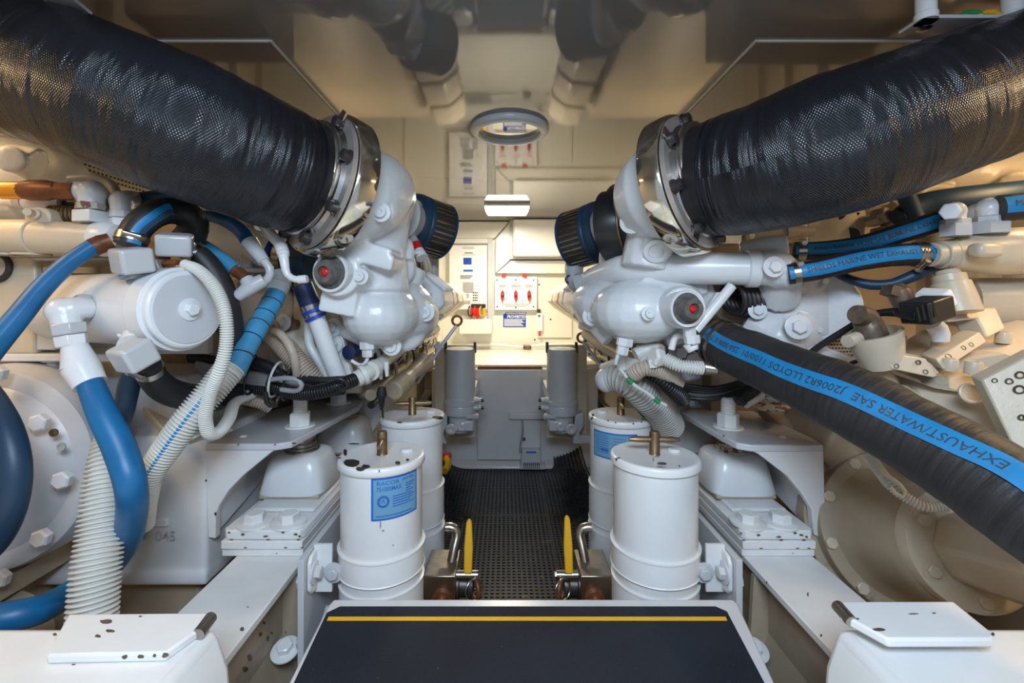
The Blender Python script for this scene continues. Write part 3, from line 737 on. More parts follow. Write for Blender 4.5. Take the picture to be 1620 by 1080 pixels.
# ------------------------------------------------------------------ engine mounts on the girders
def mount_stack(side):
    s = side; nm = 'left' if s < 0 else 'right'
    if s < 0: xa, xb = -.637, -.455
    else: xa, xb = .53, .694
    t = thing('mount_base_plate', 'stacked white bolted mounting plates on the %s engine girder' % nm, 'base plate', ((xa+xb)/2, 1.1, CZ-.58))
    y0 = 1.021
    build('shim', MB().span((xa, y0, CZ-.58), (xb, 1.68, CZ-.5635)), M['worn'], t, bevel=.002)
    build('shim', MB().span((xa+(0 if s < 0 else 0), y0-.004, CZ-.5625), (xb, 1.69, CZ-.544)), M['worn'], t, bevel=.002)
    w = build('top_plate', MB().poly([(xa+.01, y0, CZ-.543), (xb-.008, y0, CZ-.543), (xb, y0+.012, CZ-.543), (xb, 1.66, CZ-.543), (xa, 1.66, CZ-.543), (xa, y0+.012, CZ-.543)], (0, 0, .021)), M['worn2'], t, bevel=.003)
    raised = MB().span((xa+.02, y0+.085, CZ-.522), (xb-.01, 1.36, CZ-.512)); build('mount_foot', raised, M['worn'], t, bevel=.006)
    for px in ((403, 457) if s < 0 else (1183, 1235)):
        build('hex_bolt', MB().bolt(Zp(px, 827, CZ-.522), (0, 0, 1), .0225, ph=.4+px), M['worn2'], t)
    for k, dd in enumerate((0, .33)):
        pre = ('nearer', 'farther')[k]
        cx_ = (-.552 if s < 0 else .613)-(.0 if k == 0 else -.02*s*0); yc = 1.235+dd; hw = .083; hd = .085
        tt = thing('engine_mount', '%s rounded white rubber mount under the %s engine bracket' % (pre, nm), 'engine mount', (cx_, yc, CZ-.512))
        zt3, zb3 = CZ-.415, CZ-.50
        m = MB(); pr = [(zb3-.004, 1.0), (zb3, 1.03), (zb3+.05, .90), (zt3-.012, .82), (zt3-.003, .74), (zt3+.004, .6), (zt3+.006, 0.02)]
        n = 40; vs = []; fs = []
        for z, kf in pr:
            for i in range(n):
                a = 2*PI*i/n; ca, sa = math.cos(a), math.sin(a); e = (abs(ca)**5+abs(sa)**5)**(-.2)
                vs.append(Vector((cx_+ca*e*hw*kf, yc+sa*e*hd*kf, z)))
        for q in range(len(pr)-1):
            for i in range(n): fs.append([q*n+i, q*n+(i+1) % n, (q+1)*n+(i+1) % n, (q+1)*n+i])
        fs += [list(range(n)), [(len(pr)-1)*n+i for i in range(n)]]
        build('cover', m.add(vs, fs), M['white'], tt, smooth=50)
        build('rubber_seal', MB().box((cx_, yc, CZ-.507), (hw*1.85, hd*1.85, .012)), M['grime_shade'], tt, bevel=.004)
        st_ = MB()
        for i, (rr, hh) in enumerate(((.045, .006), (.040, .007), (.036, .010), (.030, .008), (.034, .012), (.028, .02))):
            z = zt3+.004+sum((.006, .007, .010, .008, .012, .02)[:i]); st_.lathe((cx_, yc, z), (0, 0, 1), [(0, rr), (hh*.8, rr), (hh, rr*.95)], 32)
        build('washer_stack', st_, M['rustm' if s > 0 else 'steelw'], tt)
mount_stack(-1); mount_stack(1)
zp = CZ-.338
def mount_arm(side):
    s = side
    if s < 0:
        q = [(325, 702), (436, 702), (462, 698), (482, 688), (568, 642), (574, 632), (564, 623), (525, 623), (431, 648), (335, 692)]
        web = [(325, 703), (436, 703), (428, 716), (384, 752), (362, 775), (346, 800), (341, 812), (341, 852), (329, 850)]
        nuts = [(475, 673), (536, 637)]
    else:
        q = [(1303, 704), (1190, 704), (1165, 700), (1144, 690), (1053, 637), (1054, 630), (1064, 627), (1100, 627), (1171, 640), (1285, 692)]
        web = [(1303, 705), (1190, 705), (1200, 718), (1245, 752), (1268, 780), (1284, 805), (1288, 846), (1300, 852), (1307, 850)]
        nuts = [(1152, 675), (1090, 640)]
    nm = 'left' if s < 0 else 'right'
    pts = [Zp(a, b, zp) for a, b in q]; y0 = pts[0].y
    t = thing('engine_bracket', 'broad flat white %s engine bracket with two threaded studs' % nm, 'engine bracket', pts[0])
    build('top_plate', MB().poly(pts, (0, 0, -.016)), M['greyp'], t, bevel=.003)
    yw = y0+.002; wp = [P(a, b, yw) for a, b in web]
    for p in wp: p.z = min(p.z, zp-.014)
    build('web', MB().poly(wp, (0, .018, 0)), M['white'], t, bevel=.002)
    xs = wp[0].x
    build('back_flange', MB().poly([(xs, yw+.018, zp-.016), (xs, 1.6, zp-.016), (xs, 1.6, zp-.10), (xs, yw+.018, wp[-1].z)], (-s*.015, 0, 0)), M['white'], t, bevel=.002)
    build('rear_web', MB().poly([p+Vector((0, .48, 0)) for p in wp], (0, .018, 0)), M['white'], t, bevel=.002)
    for i, (a, b) in enumerate(nuts):
        c = Zp(a, b, zp); build('nut', MB().lathe(c, (0, 0, 1), [(0, .038), (.003, .036)], 28).hexa(c+Vector((0, 0, .003)), (0, 0, 1), .027, .034, ph=.3+i), M['worn2'], t)
        g = MB().lathe(c+Vector((0, 0, .035)), (0, 0, 1), [v for k in range(7) for v in ((k*.006, .0165), (k*.006+.003, .0185))]+[(.043, .014)], 20); build('stud', g, M['worn2'], t)
    build('paint_drip', MB().lathe(Zp(*((385, 690) if s < 0 else (1238, 691)), zp), (0, 0, 1), [(0, .009), (.002, .007), (.003, .002)], 14), M['board'], t)
mount_arm(-1); mount_arm(1)
# ------------------------------------------------------------------ the two engines
def disc_ear(mb, c, ax, r, th): mb.lathe(Vector(c)-Vector(ax).normalized()*th, ax, [(0, r*.96), (th*1.8, r), (th*2, r*.9)], 24)
ENG = {}
def engine(side):
    s = side; nm = 'left' if s < 0 else 'right'
    D = {}
    xin = -.42 if s < 0 else .47
    t = thing('marine_engine', ('left' if s < 0 else 'right')+' white painted marine diesel engine beside the walkway', 'engine', (xin+s*.3, 1.9, 0)); ENG[s] = t
    xo = xin+s*.55
    # crankcase and heads behind everything
    b = MB().span((xin+s*.03, 1.42, CZ-.30), (xo, 2.75, CZ-.02)); b.span((xin+s*.06, 1.70, CZ-.56), (xo-s*.06, 2.7, CZ-.30))
    for i in range(9): b.span((xin+s*.005, 1.46+i*.145, CZ-.32), (xin+s*.05, 1.50+i*.145, CZ-.05))
    build('crankcase', b, M['creamm'], t, bevel=.008)
    for i in range(8):
        build('casing_door', MB().lathe((xin+s*.035, 1.555+i*.145, CZ-.2), (-s, 0, 0), [(0, .045), (.012, .045), (.018, .036)], 24), M['creamm'], t)
        build('bolt', MB().bolt((xin+s*.02, 1.555+i*.145, CZ-.2), (-s, 0, 0), .012), M['creamm'], t)
    # oblique rocker covers with ribs, running aft
    o = Vector((-s*.02, 0, .02)); a0 = P(690, 478, 1.62) if s < 0 else P(918, 478, 1.62)
    x0 = a0.x; prof = [(x0-s*(-.09), .07), (x0-s*.0, .075), (x0-s*.055, .03), (x0-s*.045, -.045), (x0+s*.06, -.12), (x0+s*.14, -.10), (x0+s*.14, .06)]
    prof = [(x0+s*.12, .085), (x0+s*.01, .075), (x0-s*.052, .022), (x0-s*.058, -.022), (x0-s*.02, -.058), (x0+s*.12, -.15)]
    co_ = build('rocker_cover', MB().poly([(x, 1.42, CZ-.0+z) for x, z in prof], (0, .26, 0)), M['cast'], t, bevel=.012, bseg=3)
    build('end_cover', MB().poly([(x+s*.0, 1.68, CZ+z) for x, z in prof[1:5]], (0, .04, 0)), M['grey'], t, bevel=.006)
    for i in range(5):
        for (xa, za), (xb, zb) in ((prof[1], prof[2]), (prof[4], prof[5])):
            a = Vector((xa, 1.45+i*.046, CZ+za)); b_ = Vector((xb, 1.45+i*.046, CZ+zb)); n_ = (b_-a).cross(YA).normalized(); n_ = n_ if n_.dot(Vector((-s, 0, .2 if xa == prof[1][0] else -.6))) > 0 else -n_
            build('fin', MB().poly([a, b_, b_+n_*.012, a+n_*.012], (0, .010, 0)), M['cast'], co_, bevel=.002)
    for i in range(3):
        y = 1.85+i*.26; build('rocker_cover', MB().poly([(x+s*.03, y, CZ+z) for x, z in prof], (0, .23, 0)), M['creamm'], t, bevel=.01)
    # pipes along the inner face, under the covers
    for k, (dx, dz, r, mt) in enumerate(((-.02, -.13, .016, 'creamm'), (.0, -.17, .011, 'steelw'), (-.025, -.21, .014, 'bone'), (.01, -.245, .010, 'steelw'), (-.01, -.285, .018, 'creamm'), (.03, -.10, .010, 'brass'), (.0, -.325, .012, 'bkplastic'))):
        g = MB(); g.tube([Vector((xin+s*dx, 1.30+.02*k, CZ+dz-.01)), Vector((xin+s*(dx-.004), 1.5, CZ+dz)), Vector((xin+s*(dx+.004), 1.85, CZ+dz+.006)), Vector((xin+s*dx, 2.6, CZ+dz))], r, 12)
        build('feed_pipe', g, M[mt], t)
    for i in range(12):
        y = 1.36+i*.105; z = CZ-.13-.03*(i % 3)
        build('injector_pipe', MB().tube([Vector((xin-s*.0, y, z)), Vector((xin-s*.03, y+.02, z-.03)), Vector((xin-s*.028, y+.05, z-.09)), Vector((xin+s*.0, y+.03, z-.13))], .006, 8), M['steelw' if i % 2 else 'bone'], t)
        build('pipe_clip', MB().box((xin-s*.008, y+.05, CZ-.19), (.03, .02, .07)), M[('bkplastic', 'steelw', 'creamm')[i % 3]], t, bevel=.002)
    return t
LE = engine(-1); RE = engine(1)

# --- left engine front end
def NV(px, py, d, q): # direction from point toward pixel target
    return (P(*q)-P(px, py, d)).normalized()
hd = Vector((.62, .74, -.18)).normalized()             # direction of the left exhaust where it meets the elbow
fc = P(497, 286, 1.0)                                   # centre of the flange face
g = MB()
g.tube([(fc+hd*.045, .122), (fc+hd*.08+Vector((.01, 0, 0)), .118), (P(596, 312, 1.16), .105), (P(611, 342, 1.21), .078)], .1, 32)
g.ball(P(596, 330, 1.15), (.085, .085, .10))
g.tube([(P(600, 330, 1.18), .085), (P(594, 400, 1.16), .075), (P(594, 460, 1.16), .085)], .08, 24)
g.ball(P(604, 497, 1.18), (.095, .12, .082)); g.ball(P(640, 490, 1.28), (.085, .12, .08))
g.ball(P(570, 470, 1.16), (.075, .07, .06))
g.cyl(P(560, 446, 1.16), P(534, 434, 1.03), .052, .050)
disc_ear(g, P(605, 337, 1.045), (-.1, -1, 0), .035, .02); disc_ear(g, P(572, 438, 1.07), (-.25, -1, 0), .026, .03); disc_ear(g, P(590, 345, 1.06), (-.1, -1, 0), .03, .03)
g.cyl(P(605, 337, 1.08), P(606, 350, 1.08), .035)
g.box(P(588, 408, 1.09), (.13, .10, .035), Matrix.Rotation(.28, 3, 'Y')); g.box(P(588, 395, 1.09), (.12, .10, .028), Matrix.Rotation(.28, 3, 'Y'))
g.cyl(P(520, 372, 1.06), P(575, 362, 1.1), .045, .035); g.cyl(P(532, 240, 1.06), P(560, 300, 1.1), .02); 
g.cyl(P(612, 268, 1.12), P(626, 262, 1.14), .022, .018); g.lathe(P(621, 264, 1.13), (1, .2, .35), [(0, .02), (.012, .02)], 20)
g.tube([(P(526, 228, 1.03), .012), (P(545, 236, 1.06), .016), (P(560, 250, 1.09), .02)], .01)
g.box(P(540, 478, 1.08), (.085, .05, .055), Matrix.Rotation(.2, 3, 'Y'))
g.tube([(P(660, 425, 1.3), .028), (P(640, 470, 1.28), .035)], .03)
build('exhaust_elbow', g, M['cast'], LE, cast=.0042, sm=7)
g = MB(); g.ball(P(650, 500, 1.32), (.08, .14, .075)); g.box(P(663, 490, 1.38), (.055, .22, .11), Matrix.Rotation(-.15, 3, 'Z')); disc_ear(g, P(674, 494, 1.27), (-.1, -1, .1), .030, .03); disc_ear(g, P(622, 545, 1.22), (-.2, -1, -.1), .03, .02)
g.tube([(P(600, 545, 1.2), .03), (P(560, 525, 1.2), .026), (P(520, 515, 1.25), .02)], .02); g.tube([(P(668, 512, 1.3), .026), (P(650, 540, 1.25), .024), (P(622, 546, 1.23), .022)], .02)
g.tube([(P(655, 475, 1.3), .03), (P(600, 540, 1.22), .04)], .04)
build('intake_manifold', g, M['cast'], LE, cast=.0042, sm=7)
for px, py, d, r in ((605, 337, 1.005, .016), (572, 438, 1.035, .014), (674, 494, 1.225, .019), (621, 547, 1.18, .019)):
    build('plug_bolt', MB().lathe(P(px, py, d), (-.1, -1, .05), [(0, r*1.3), (.006, r*1.3), (.007, r*.8), (.016, r*.8), (.016, r*.35), (.01, 0)], 24), M['cast'], LE)
# cup and black plug with red centre
def sender(e, px, py, d, rp, tx=-.35, tz=.0):
    ax = Vector((tx, -1, tz)).normalized(); r = R(rp, d); c = P(px, py, d)-ax*.03
    cup = build('sender_cup', MB().lathe(c-ax*.04, ax, [(0, r*.95), (.065, r*.98), (.07, r*1.02), (.075, r*1.0), (.074, r*.86), (.03, r*.84), (.03, 0)], 48), M['white'], e, smooth=50)
    pl = build('sender_plug', MB().lathe(c-ax*.01, ax, [(0, r*.90), (.038, r*.88), (.044, r*.82), (.044, r*.66), (.064, r*.62), (.070, r*.54), (.070, r*.30), (.062, r*.28), (.062, 0)], 40), M['leaf'], cup, smooth=30)
    build('red_sight', MB().lathe(c+ax*.050, ax, [(0, r*.24), (.004, r*.21), (.007, r*.12)], 24), M['red'], cup)
sender(LE, 524, 431, 1.02, 31, -.25)
# band flange, clamp, heat shield at the elbow
u, v, w_ = frame(hd)
def flange(e, fc, hd, r0, near):
    sh = build('clamp_band', MB().lathe(fc+hd*.012, hd, [(0, r0*1.10), (.0, r0*1.27), (.006, r0*1.30), (.045, r0*1.30), (.045, r0*1.27), (.006, r0*1.27)], 72, cap=False), M['polish'], e, smooth=50)
    fl = build('flange_ring', MB().lathe(fc, hd, [(0, r0*.90), (0, r0*1.21), (.010, r0*1.22), (.012, r0*.98), (0, r0*.98)], 72, cap=False), M['flange'], e, smooth=50)
    build('gasket', MB().lathe(fc+hd*.013, hd, [(0, r0*1.16), (0, r0*1.225), (.008, r0*1.225), (.008, r0*1.1)], 72, cap=False), M['dark'], fl)
    build('collar', MB().lathe(fc-hd*.028, hd, [(0, r0*.97), (.004, r0*1.02), (.012, r0*1.03), (.02, r0*.99), (.028, r0*1.05)], 72), M['steel'], fl, smooth=60)
    U, V, W_ = frame(hd)
    for k in range(8):
        a = PI/8+k*PI/4+(.2 if near < 0 else .12); dd = U*math.cos(a)+V*math.sin(a)
        build('flange_bolt', MB().lathe(fc-hd*.001+dd*r0*1.10, -hd, [(0, .015), (.004, .015), (.006, .012), (.016, .012), (.018, .009)], 12), M['dark'], fl)
        if k % 2 == 0: 
            b = MB(); c = fc+dd*r0*1.22-hd*.003; tdir = dd.cross(hd).normalized()
            b.poly([c-tdir*.011-dd*.016, c+tdir*.011-dd*.016, c+tdir*.011+dd*.012, c-tdir*.011+dd*.012], -hd*.004); build('clamp_tab', b, M['steel'], sh)
flange(LE, fc, hd, .125, -1)
# V-band, turbo neck, air filter
def vband(e, c, ax, r, label=None):
    b = build('black_band', MB().lathe(c, ax, [(-.02, r*.9), (-.018, r*1.0), (-.006, r*1.06), (.012, r*1.06), (.022, r*1.0), (.024, r*.9)], 64), M['bkplastic'], e, smooth=60)
    build('bronze_edge', MB().torus(c+Vector(ax)*.02, ax, r*1.03, .004, 64, 8), M['brass'], b)
def air_filter(e, c, ax, r, L):
    ax = Vector(ax).normalized(); U, V, W_ = frame(ax)
    hous = build('air_filter_hub', MB().lathe(c-ax*.07, ax, [(0, r*.62), (.03, r*.66), (.05, r*.74), (.066, r*.80), (.07, r*.84), (.074, r*.84)], 48), M['white'], e, smooth=50)
    for a in (.9, 2.6, -1.2): 
        dd = U*math.cos(a)+V*math.sin(a); build('hub_rib', MB().poly([c-ax*.05+dd*r*.5, c+dd*r*.80, c-ax*.004+dd*r*.5], dd.cross(ax)*.010), M['white'], hous)
    af = build('air_filter_rim', MB().lathe(c-ax*.012, ax, [(0, r*.84), (-.004, r*.90), (.0, r*.97), (.010, r), (.022, r), (.026, r*.96), (.030, r*.99), (.04, r*.99)], 64), M['bluedk'], e, smooth=40)
    n = 72; vs = []; fs = []
    for h in (.02, .02+L):
        for i in range(n*2):
            a = PI*((i//4)*4+(0, 2.4, 2.5, 3.9)[i % 4])/n; rr = r*(.90, .90, .985, .985)[i % 4]; vs.append(c+ax*h+(U*math.cos(a)+V*math.sin(a))*rr)
    m = n*2
    for i in range(m): fs.append([i, (i+1) % m, m+(i+1) % m, m+i])
    fs.append([m+i for i in range(m)])
    build('pleats', MB().add(vs, fs), M['steelw'], af, smooth=10, kind='stuff')
    build('pleat_core', MB().lathe(c+ax*.02, ax, [(0, r*.945), (L-.004, r*.945)], 48), M['shade'], af)
    for h in (.02+L,): build('end_ring', MB().lathe(c+ax*h, ax, [(-.006, r*.9), (-.006, r), (.004, r), (.006, 0)], 64), M['bluedk'], af)
vband(LE, P(621, 338, 1.30), (.86, .5, -.05), .088)
g = MB().tube([(P(622, 338, 1.30), .082), (P(634, 342, 1.35), .07), (P(646, 348, 1.40), .06)], .06, 32); build('turbo_neck', g, M['white'], LE, smooth=60)
air_filter(LE, P(654, 352, 1.45), (.72, .66, -.17), .094, .085)
build('sight_fitting', MB().cyl(P(650, 375, 1.33), P(657, 386, 1.32), .016, .014), M['grey'], LE)
build('red_sleeve', MB().cyl(P(657, 386, 1.32), P(662, 396, 1.31), .0155), M['red'], LE)
build('sight_knob', MB().cyl(P(662, 396, 1.31), P(668, 408, 1.30), .015, .018), M['white'], LE)
build('lever', MB().tube([P(640, 405, 1.28), P(652, 400, 1.28), P(664, 399, 1.29)], .0065), M['white'], LE)
build('bleed_elbow', MB().tube([(P(628, 385, 1.2), .028), (P(640, 390, 1.22), .026), (P(641, 412, 1.22), .024)], .02).tube([(P(640, 400, 1.22), .018), (P(648, 425, 1.24), .018), (P(642, 440, 1.25), .018), (P(620, 442, 1.25), .018)], .018), M['white'], LE, cast=.004)
build('riser_pipe', MB().cyl(P(686, 455, 1.62), P(686, 380, 1.62), .019).cyl(P(686, 462, 1.62), P(686, 453, 1.62), .03), M['grey'], LE)
for i, (px, r, mt) in enumerate(((655, .012, 'steelw'), (664, .009, 'brass'), (672, .012, 'creamm'), (660, .006, 'bkplastic'), (678, .006, 'creamm'))):
    build('control_rod', MB().tube([P(px-4, 400, 1.5), P(px+3, 420+i*3, 1.5), P(px-2, 440, 1.5), P(px+1, 462, 1.5)], r), M[mt], LE)

# front cover area behind the hoses, left
g = MB(); g.box(P(420, 505, 1.42), (.50, .10, .45)); g.cyl(P(470, 560, 1.35), P(470, 560, 1.28), .07); g.box(P(497, 470, 1.32), (.05, .08, .22)); g.box(P(478, 440, 1.32), (.03, .06, .24)); g.box(P(380, 540, 1.33), (.25, .12, .13), Matrix.Rotation(.3, 3, 'Y'))
g.cyl(P(415, 480, 1.38), P(405, 485, 1.30), .11, .10, 32); g.ball(P(440, 555, 1.32), (.06, .04, .05)); g.box(P(520, 545, 1.34), (.10, .06, .10))
build('front_cover', g, M['creamm'], LE, cast=.006, sm=5)
g = MB().poly([P(478, 520, 1.26), P(500, 516, 1.26), P(548, 592, 1.26), P(540, 604, 1.26), P(520, 600, 1.26)], (0, .02, 0)); build('rib_bracket', g, M['white'], LE, bevel=.003)
build('strut', MB().poly([P(518, 512, 1.2), P(536, 508, 1.2), P(556, 592, 1.2), P(548, 598, 1.2)], (0, .02, 0)), M['white'], LE, bevel=.003)
for px, py, d in ((432, 520, 1.25), (412, 527, 1.24), (449, 510, 1.26), (500, 540, 1.28), (528, 518, 1.2), (530, 545, 1.2), (470, 590, 1.25), (392, 410, 1.2), (403, 432, 1.2)):
    build('hex_bolt', MB().bolt(P(px, py, d), (-.3, -1, .1), .014), M['grime_shade' if px < 440 else 'cast'], LE)
build('crossover_pipe', MB().tube([(P(330, 358, 1.22), .045), (P(380, 385, 1.22), .048), (P(440, 402, 1.2), .050)], .05, 28), M['cast'], LE)
build('blue_clamp', MB().cyl(P(434, 401, 1.2), P(441, 403, 1.2), .053, n=32), M['royal'], LE)
build('silicone_sleeve', MB().tube([(P(441, 402, 1.2), .047), (P(470, 408, 1.18), .050), (P(500, 412, 1.16), .048)], .05, 28), M['bluedk'], LE)
build('steel_clamp', MB().cyl(P(452, 405, 1.19), P(463, 407, 1.185), .053, n=32), M['steelw'], LE)
g = MB().box(P(395, 418, 1.2), (.05, .03, .05)).box(P(398, 428, 1.18), (.11, .03, .012)).box(P(392, 410, 1.18), (.03, .02, .05)); build('sensor_block', g, M['grey'], LE, bevel=.004)
g = MB().tube([(P(480, 465, 1.12), .021), (P(500, 512, 1.13), .021)], .02); build('navy_hose', MB().cyl(P(478, 450, 1.1), P(492, 484, 1.11), .024), M['navy'], LE)
build('hose_clamp', MB().cyl(P(491, 481, 1.11), P(494, 489, 1.112), .026), M['steel'], LE)
build('blue_clamp', MB().cyl(P(494, 489, 1.112), P(496.5, 494, 1.113), .027).cyl(P(498.5, 499, 1.114), P(501, 504, 1.115), .0265), M['royal'], LE)
build('hose_clamp', MB().cyl(P(496.5, 494, 1.113), P(498.5, 499, 1.114), .0255), M['steel'], LE)
build('white_pipe', MB().tube([(P(500, 502, 1.115), .021), (P(518, 552, 1.13), .021), (P(537, 603, 1.15), .021)], .02), M['white'], LE)
build('white_pipe', MB().tube([(P(489, 508, 1.17), .012), (P(490, 545, 1.17), .012), (P(498, 560, 1.17), .012), (P(512, 580, 1.18), .014), (P(520, 600, 1.18), .014)], .012), M['white'], LE)
build('drain_fitting', MB().hexa(P(582, 540, 1.14), (.0, 0, -1), .020, .02).hexa(P(582, 552, 1.14), (0, 0, -1), .014, .02).tube([P(582, 560, 1.14), P(580, 572, 1.14), P(570, 578, 1.15), P(556, 570, 1.15)], .0045), M['white'], LE)
build('blue_cap', MB().lathe(P(561, 555, 1.2), (-.2, -1, 0), [(0, .019), (.03, .019), (.032, .012)], 24), M['navy'], LE)
build('connector_pipe', MB().tube([(P(563, 600, 1.12), .020), (P(580, 590, 1.14), .019), (P(598, 578, 1.2), .018), (P(640, 545, 1.45), .018), (P(690, 520, 2.0), .018)], .02).cyl(P(572, 594, 1.13), P(578, 591, 1.135), .026).cyl(P(586, 587, 1.15), P(592, 583, 1.17), .025), M['bone'], LE)
build('oval_tab', MB().poly([P(600, 575, 1.2), P(614, 572, 1.2), P(614, 595, 1.2), P(610, 596, 1.2), P(608, 582, 1.2), P(604, 583, 1.2), P(604, 600, 1.2), P(600, 600, 1.2)], (0, .01, 0)), M['white'], LE)
build('black_sensor', MB().lathe(P(604, 612, 1.2), (0, 0, -1), [(0, .010), (.02, .014), (.028, .010), (.06, .004)], 16).tube([P(604, 628, 1.2), P(605, 645, 1.22), P(606, 660, 1.25)], .003), M['bkplastic'], LE)
build('coupling', MB().tube([(P(622, 618, 1.35), .03), (P(640, 603, 1.42), .032), (P(648, 594, 1.45), .022), (P(662, 582, 1.52), .026), (P(672, 572, 1.58), .036)], .03, 24), M['grime_shade'], LE, cast=.004)
build('oil_pan_block', MB().box(P(588, 640, 1.7), (.13, .12, .16), Matrix.Rotation(.6, 3, 'Y')), M['cast'], LE, bevel=.006)
dp = [P(722, 515, 1.62), P(700, 545, 1.6), P(672, 588, 1.58), (P(660, 605, 1.58))]
build('dipstick', MB().tube(dp, .0062), M['grey'], LE); build('dipstick_ring', MB().torus(P(723, 507, 1.62), (.2, -1, 0), .0165, .0045), M['copper'], LE)
build('dipstick_clamp', MB().box(P(694, 548, 1.6), (.03, .02, .026), Matrix.Rotation(.8, 3, 'Y')), M['grey'], LE, bevel=.004)

# --- right engine front end
hr = Vector((-.66, .72, -.16)).normalized(); fr_ = P(1106, 286, 1.0)
g = MB()
g.tube([(fr_+hr*.045, .120), (fr_+hr*.085, .116), (P(1046, 318, 1.13), .104), (P(1038, 338, 1.17), .085)], .1, 32)
g.ball(P(1046, 325, 1.12), (.06, .07, .105)); g.tube([(P(1045, 262, 1.1), .04), (P(1034, 290, 1.1), .045), (P(1020, 345, 1.12), .03), (P(1040, 400, 1.15), .05)], .05)
disc_ear(g, P(1029, 291, 1.07), (-.2, -1, .1), .034, .03); g.cyl(P(1000, 350, 1.07), P(1008, 352, 1.12), .03, .035); g.cyl(P(1040, 392, 1.05), P(1045, 385, 1.12), .034, .04)
g.tube([(P(1030, 375, 1.12), .06), (P(1020, 425, 1.12), .06)], .05)
build('exhaust_elbow', g, M['cast'], RE, cast=.0042, sm=7)
g = MB()
g.ball(P(1010, 492, 1.16), (.12, .12, .082)); g.ball(P(960, 480, 1.28), (.10, .13, .072)); g.ball(P(1062, 480, 1.13), (.075, .07, .065)); g.cyl(P(1065, 484, 1.15), P(1082, 487, 1.02), .052, .048)
g.box(P(1060, 452, 1.14), (.16, .08, .04)); g.box(P(1098, 470, 1.15), (.08, .08, .09), Matrix.Rotation(-.4, 3, 'Y'))
disc_ear(g, P(936, 500, 1.25), (.1, -1, .1), .034, .03); g.box(P(945, 490, 1.34), (.055, .20, .13), Matrix.Rotation(.15, 3, 'Z')); g.tube([(P(936, 470, 1.3), .03), (P(938, 505, 1.26), .026), (P(962, 540, 1.22), .02)], .02)
g.tube([(P(985, 462, 1.15), .018), (P(975, 480, 1.13), .018), (P(970, 492, 1.14), .016)], .02)
g.tube([(P(1050, 535, 1.15), .025), (P(1090, 520, 1.15), .03), (P(1110, 490, 1.18), .03)], .03)
build('intake_manifold', g, M['cast'], RE, cast=.0042, sm=7)
for px, py, d, r in ((1031, 291, 1.035, .020), (936, 500, 1.21, .020), (1024, 496, 1.035, .012)):
    build('plug_bolt', MB().lathe(P(px, py, d), (.1, -1, .05), [(0, r*1.3), (.006, r*1.3), (.007, r*.8), (.016, r*.8), (.016, r*.35), (.01, 0)], 24), M['cast'], RE)
for px, py, d, ax in ((1000, 351, 1.065, (-.5, -1, 0)), (1038, 396, 1.045, (-.3, -1, -.6))):
    build('bore_plug', MB().lathe(P(px, py, d), ax, [(0, .028), (.006, .028), (.007, .018), (-.01, .016), (-.01, 0)], 24), M['cast'], RE)
sender(RE, 1086, 488, 1.0, 29, .18)
flange(RE, fr_, hr, .122, 1)
vband(RE, P(1010, 352, 1.2), (-.80, .60, -.05), .092); vband(RE, P(992, 353, 1.26), (-.80, .60, -.05), .104)
g = MB().lathe(P(1014, 352, 1.19), (-.80, .60, -.05), [(0, .07), (.03, .09), (.09, .098), (.10, .07)], 40)
ring = build('black_turbo_case', g, M['bkplastic'], RE)
for a in range(10):
    U, V, W_ = frame((-.84, .54, -.05)); dd = U*math.cos(a*.628)+V*math.sin(a*.628)
    build('case_bolt', MB().bolt(P(1004, 352, 1.22)+dd*.092-W_*.0, -W_, .009, washer=True), M['dark'], ring)
g = MB().tube([(P(990, 352, 1.27), .085), (P(976, 355, 1.33), .072), (P(962, 360, 1.38), .066)], .06, 32); build('turbo_neck', g, M['white'], RE, smooth=60)
build('neck_boss', MB().cyl(P(962, 375, 1.34), P(957, 385, 1.30), .028, .022), M['white'], RE)
air_filter(RE, P(951, 366, 1.42), (-.72, .66, -.17), .096, .085)
build('lower_elbow', MB().tube([(P(975, 385, 1.28), .02), (P(968, 395, 1.26), .034), (P(966, 420, 1.26), .032), (P(975, 440, 1.26), .032)], .03), M['cast'], RE, cast=.004)
build('riser_pipe', MB().tube([(P(912, 405, 1.5), .03), (P(908, 425, 1.48), .03), (P(912, 448, 1.46), .03), (P(926, 458, 1.42), .028)], .03), M['grey'], RE)
ap = [(P(932, 444, 1.34), .030), (P(958, 434, 1.26), .036), (P(990, 426, 1.18), .039), (P(1040, 423, 1.12), .038), (P(1100, 424, 1.08), .038), (P(1190, 425, 1.04), .038)]
cp = build('coolant_pipe', MB().tube(ap, .03, 32), M['white'], RE, smooth=60)
build('pipe_collar', MB().cyl(P(1180, 425, 1.043), P(1200, 425, 1.037), .043, n=40), M['white'], cp, bevel=.003)
build('pipe_coupling', MB().lathe(P(934, 443, 1.34), (-.75, .45, -.25), [(-.02, .034), (0, .034), (.004, .028), (.02, .028), (.022, .033), (.04, .033), (.042, .02)], 8), M['grey'], cp)
build('lifting_eye', MB().torus(P(901, 442, 1.45), (.1, -1, 0), .012, .0035), M['navy'], RE)
g = MB(); g.tube([(P(1195, 426, 1.04), .038), (P(1220, 424, 1.03), .042), (P(1245, 428, 1.02), .038)], .04); g.tube([(P(1170, 402, 1.1), .03), (P(1205, 398, 1.08), .036), (P(1245, 395, 1.06), .036)], .03); g.tube([(P(1230, 430, 1.03), .04), (P(1256, 432, 1.0), .032)], .04); g.tube([(P(1240, 430, 1.04), .04), (P(1230, 470, 1.1), .05)], .04)
build('water_outlet', g, M['cast'], RE, cast=.0042)
build('outlet_bolt', MB().bolt(P(1224, 422, .985), (-.1, -1, 0), .013), M['white'], RE)
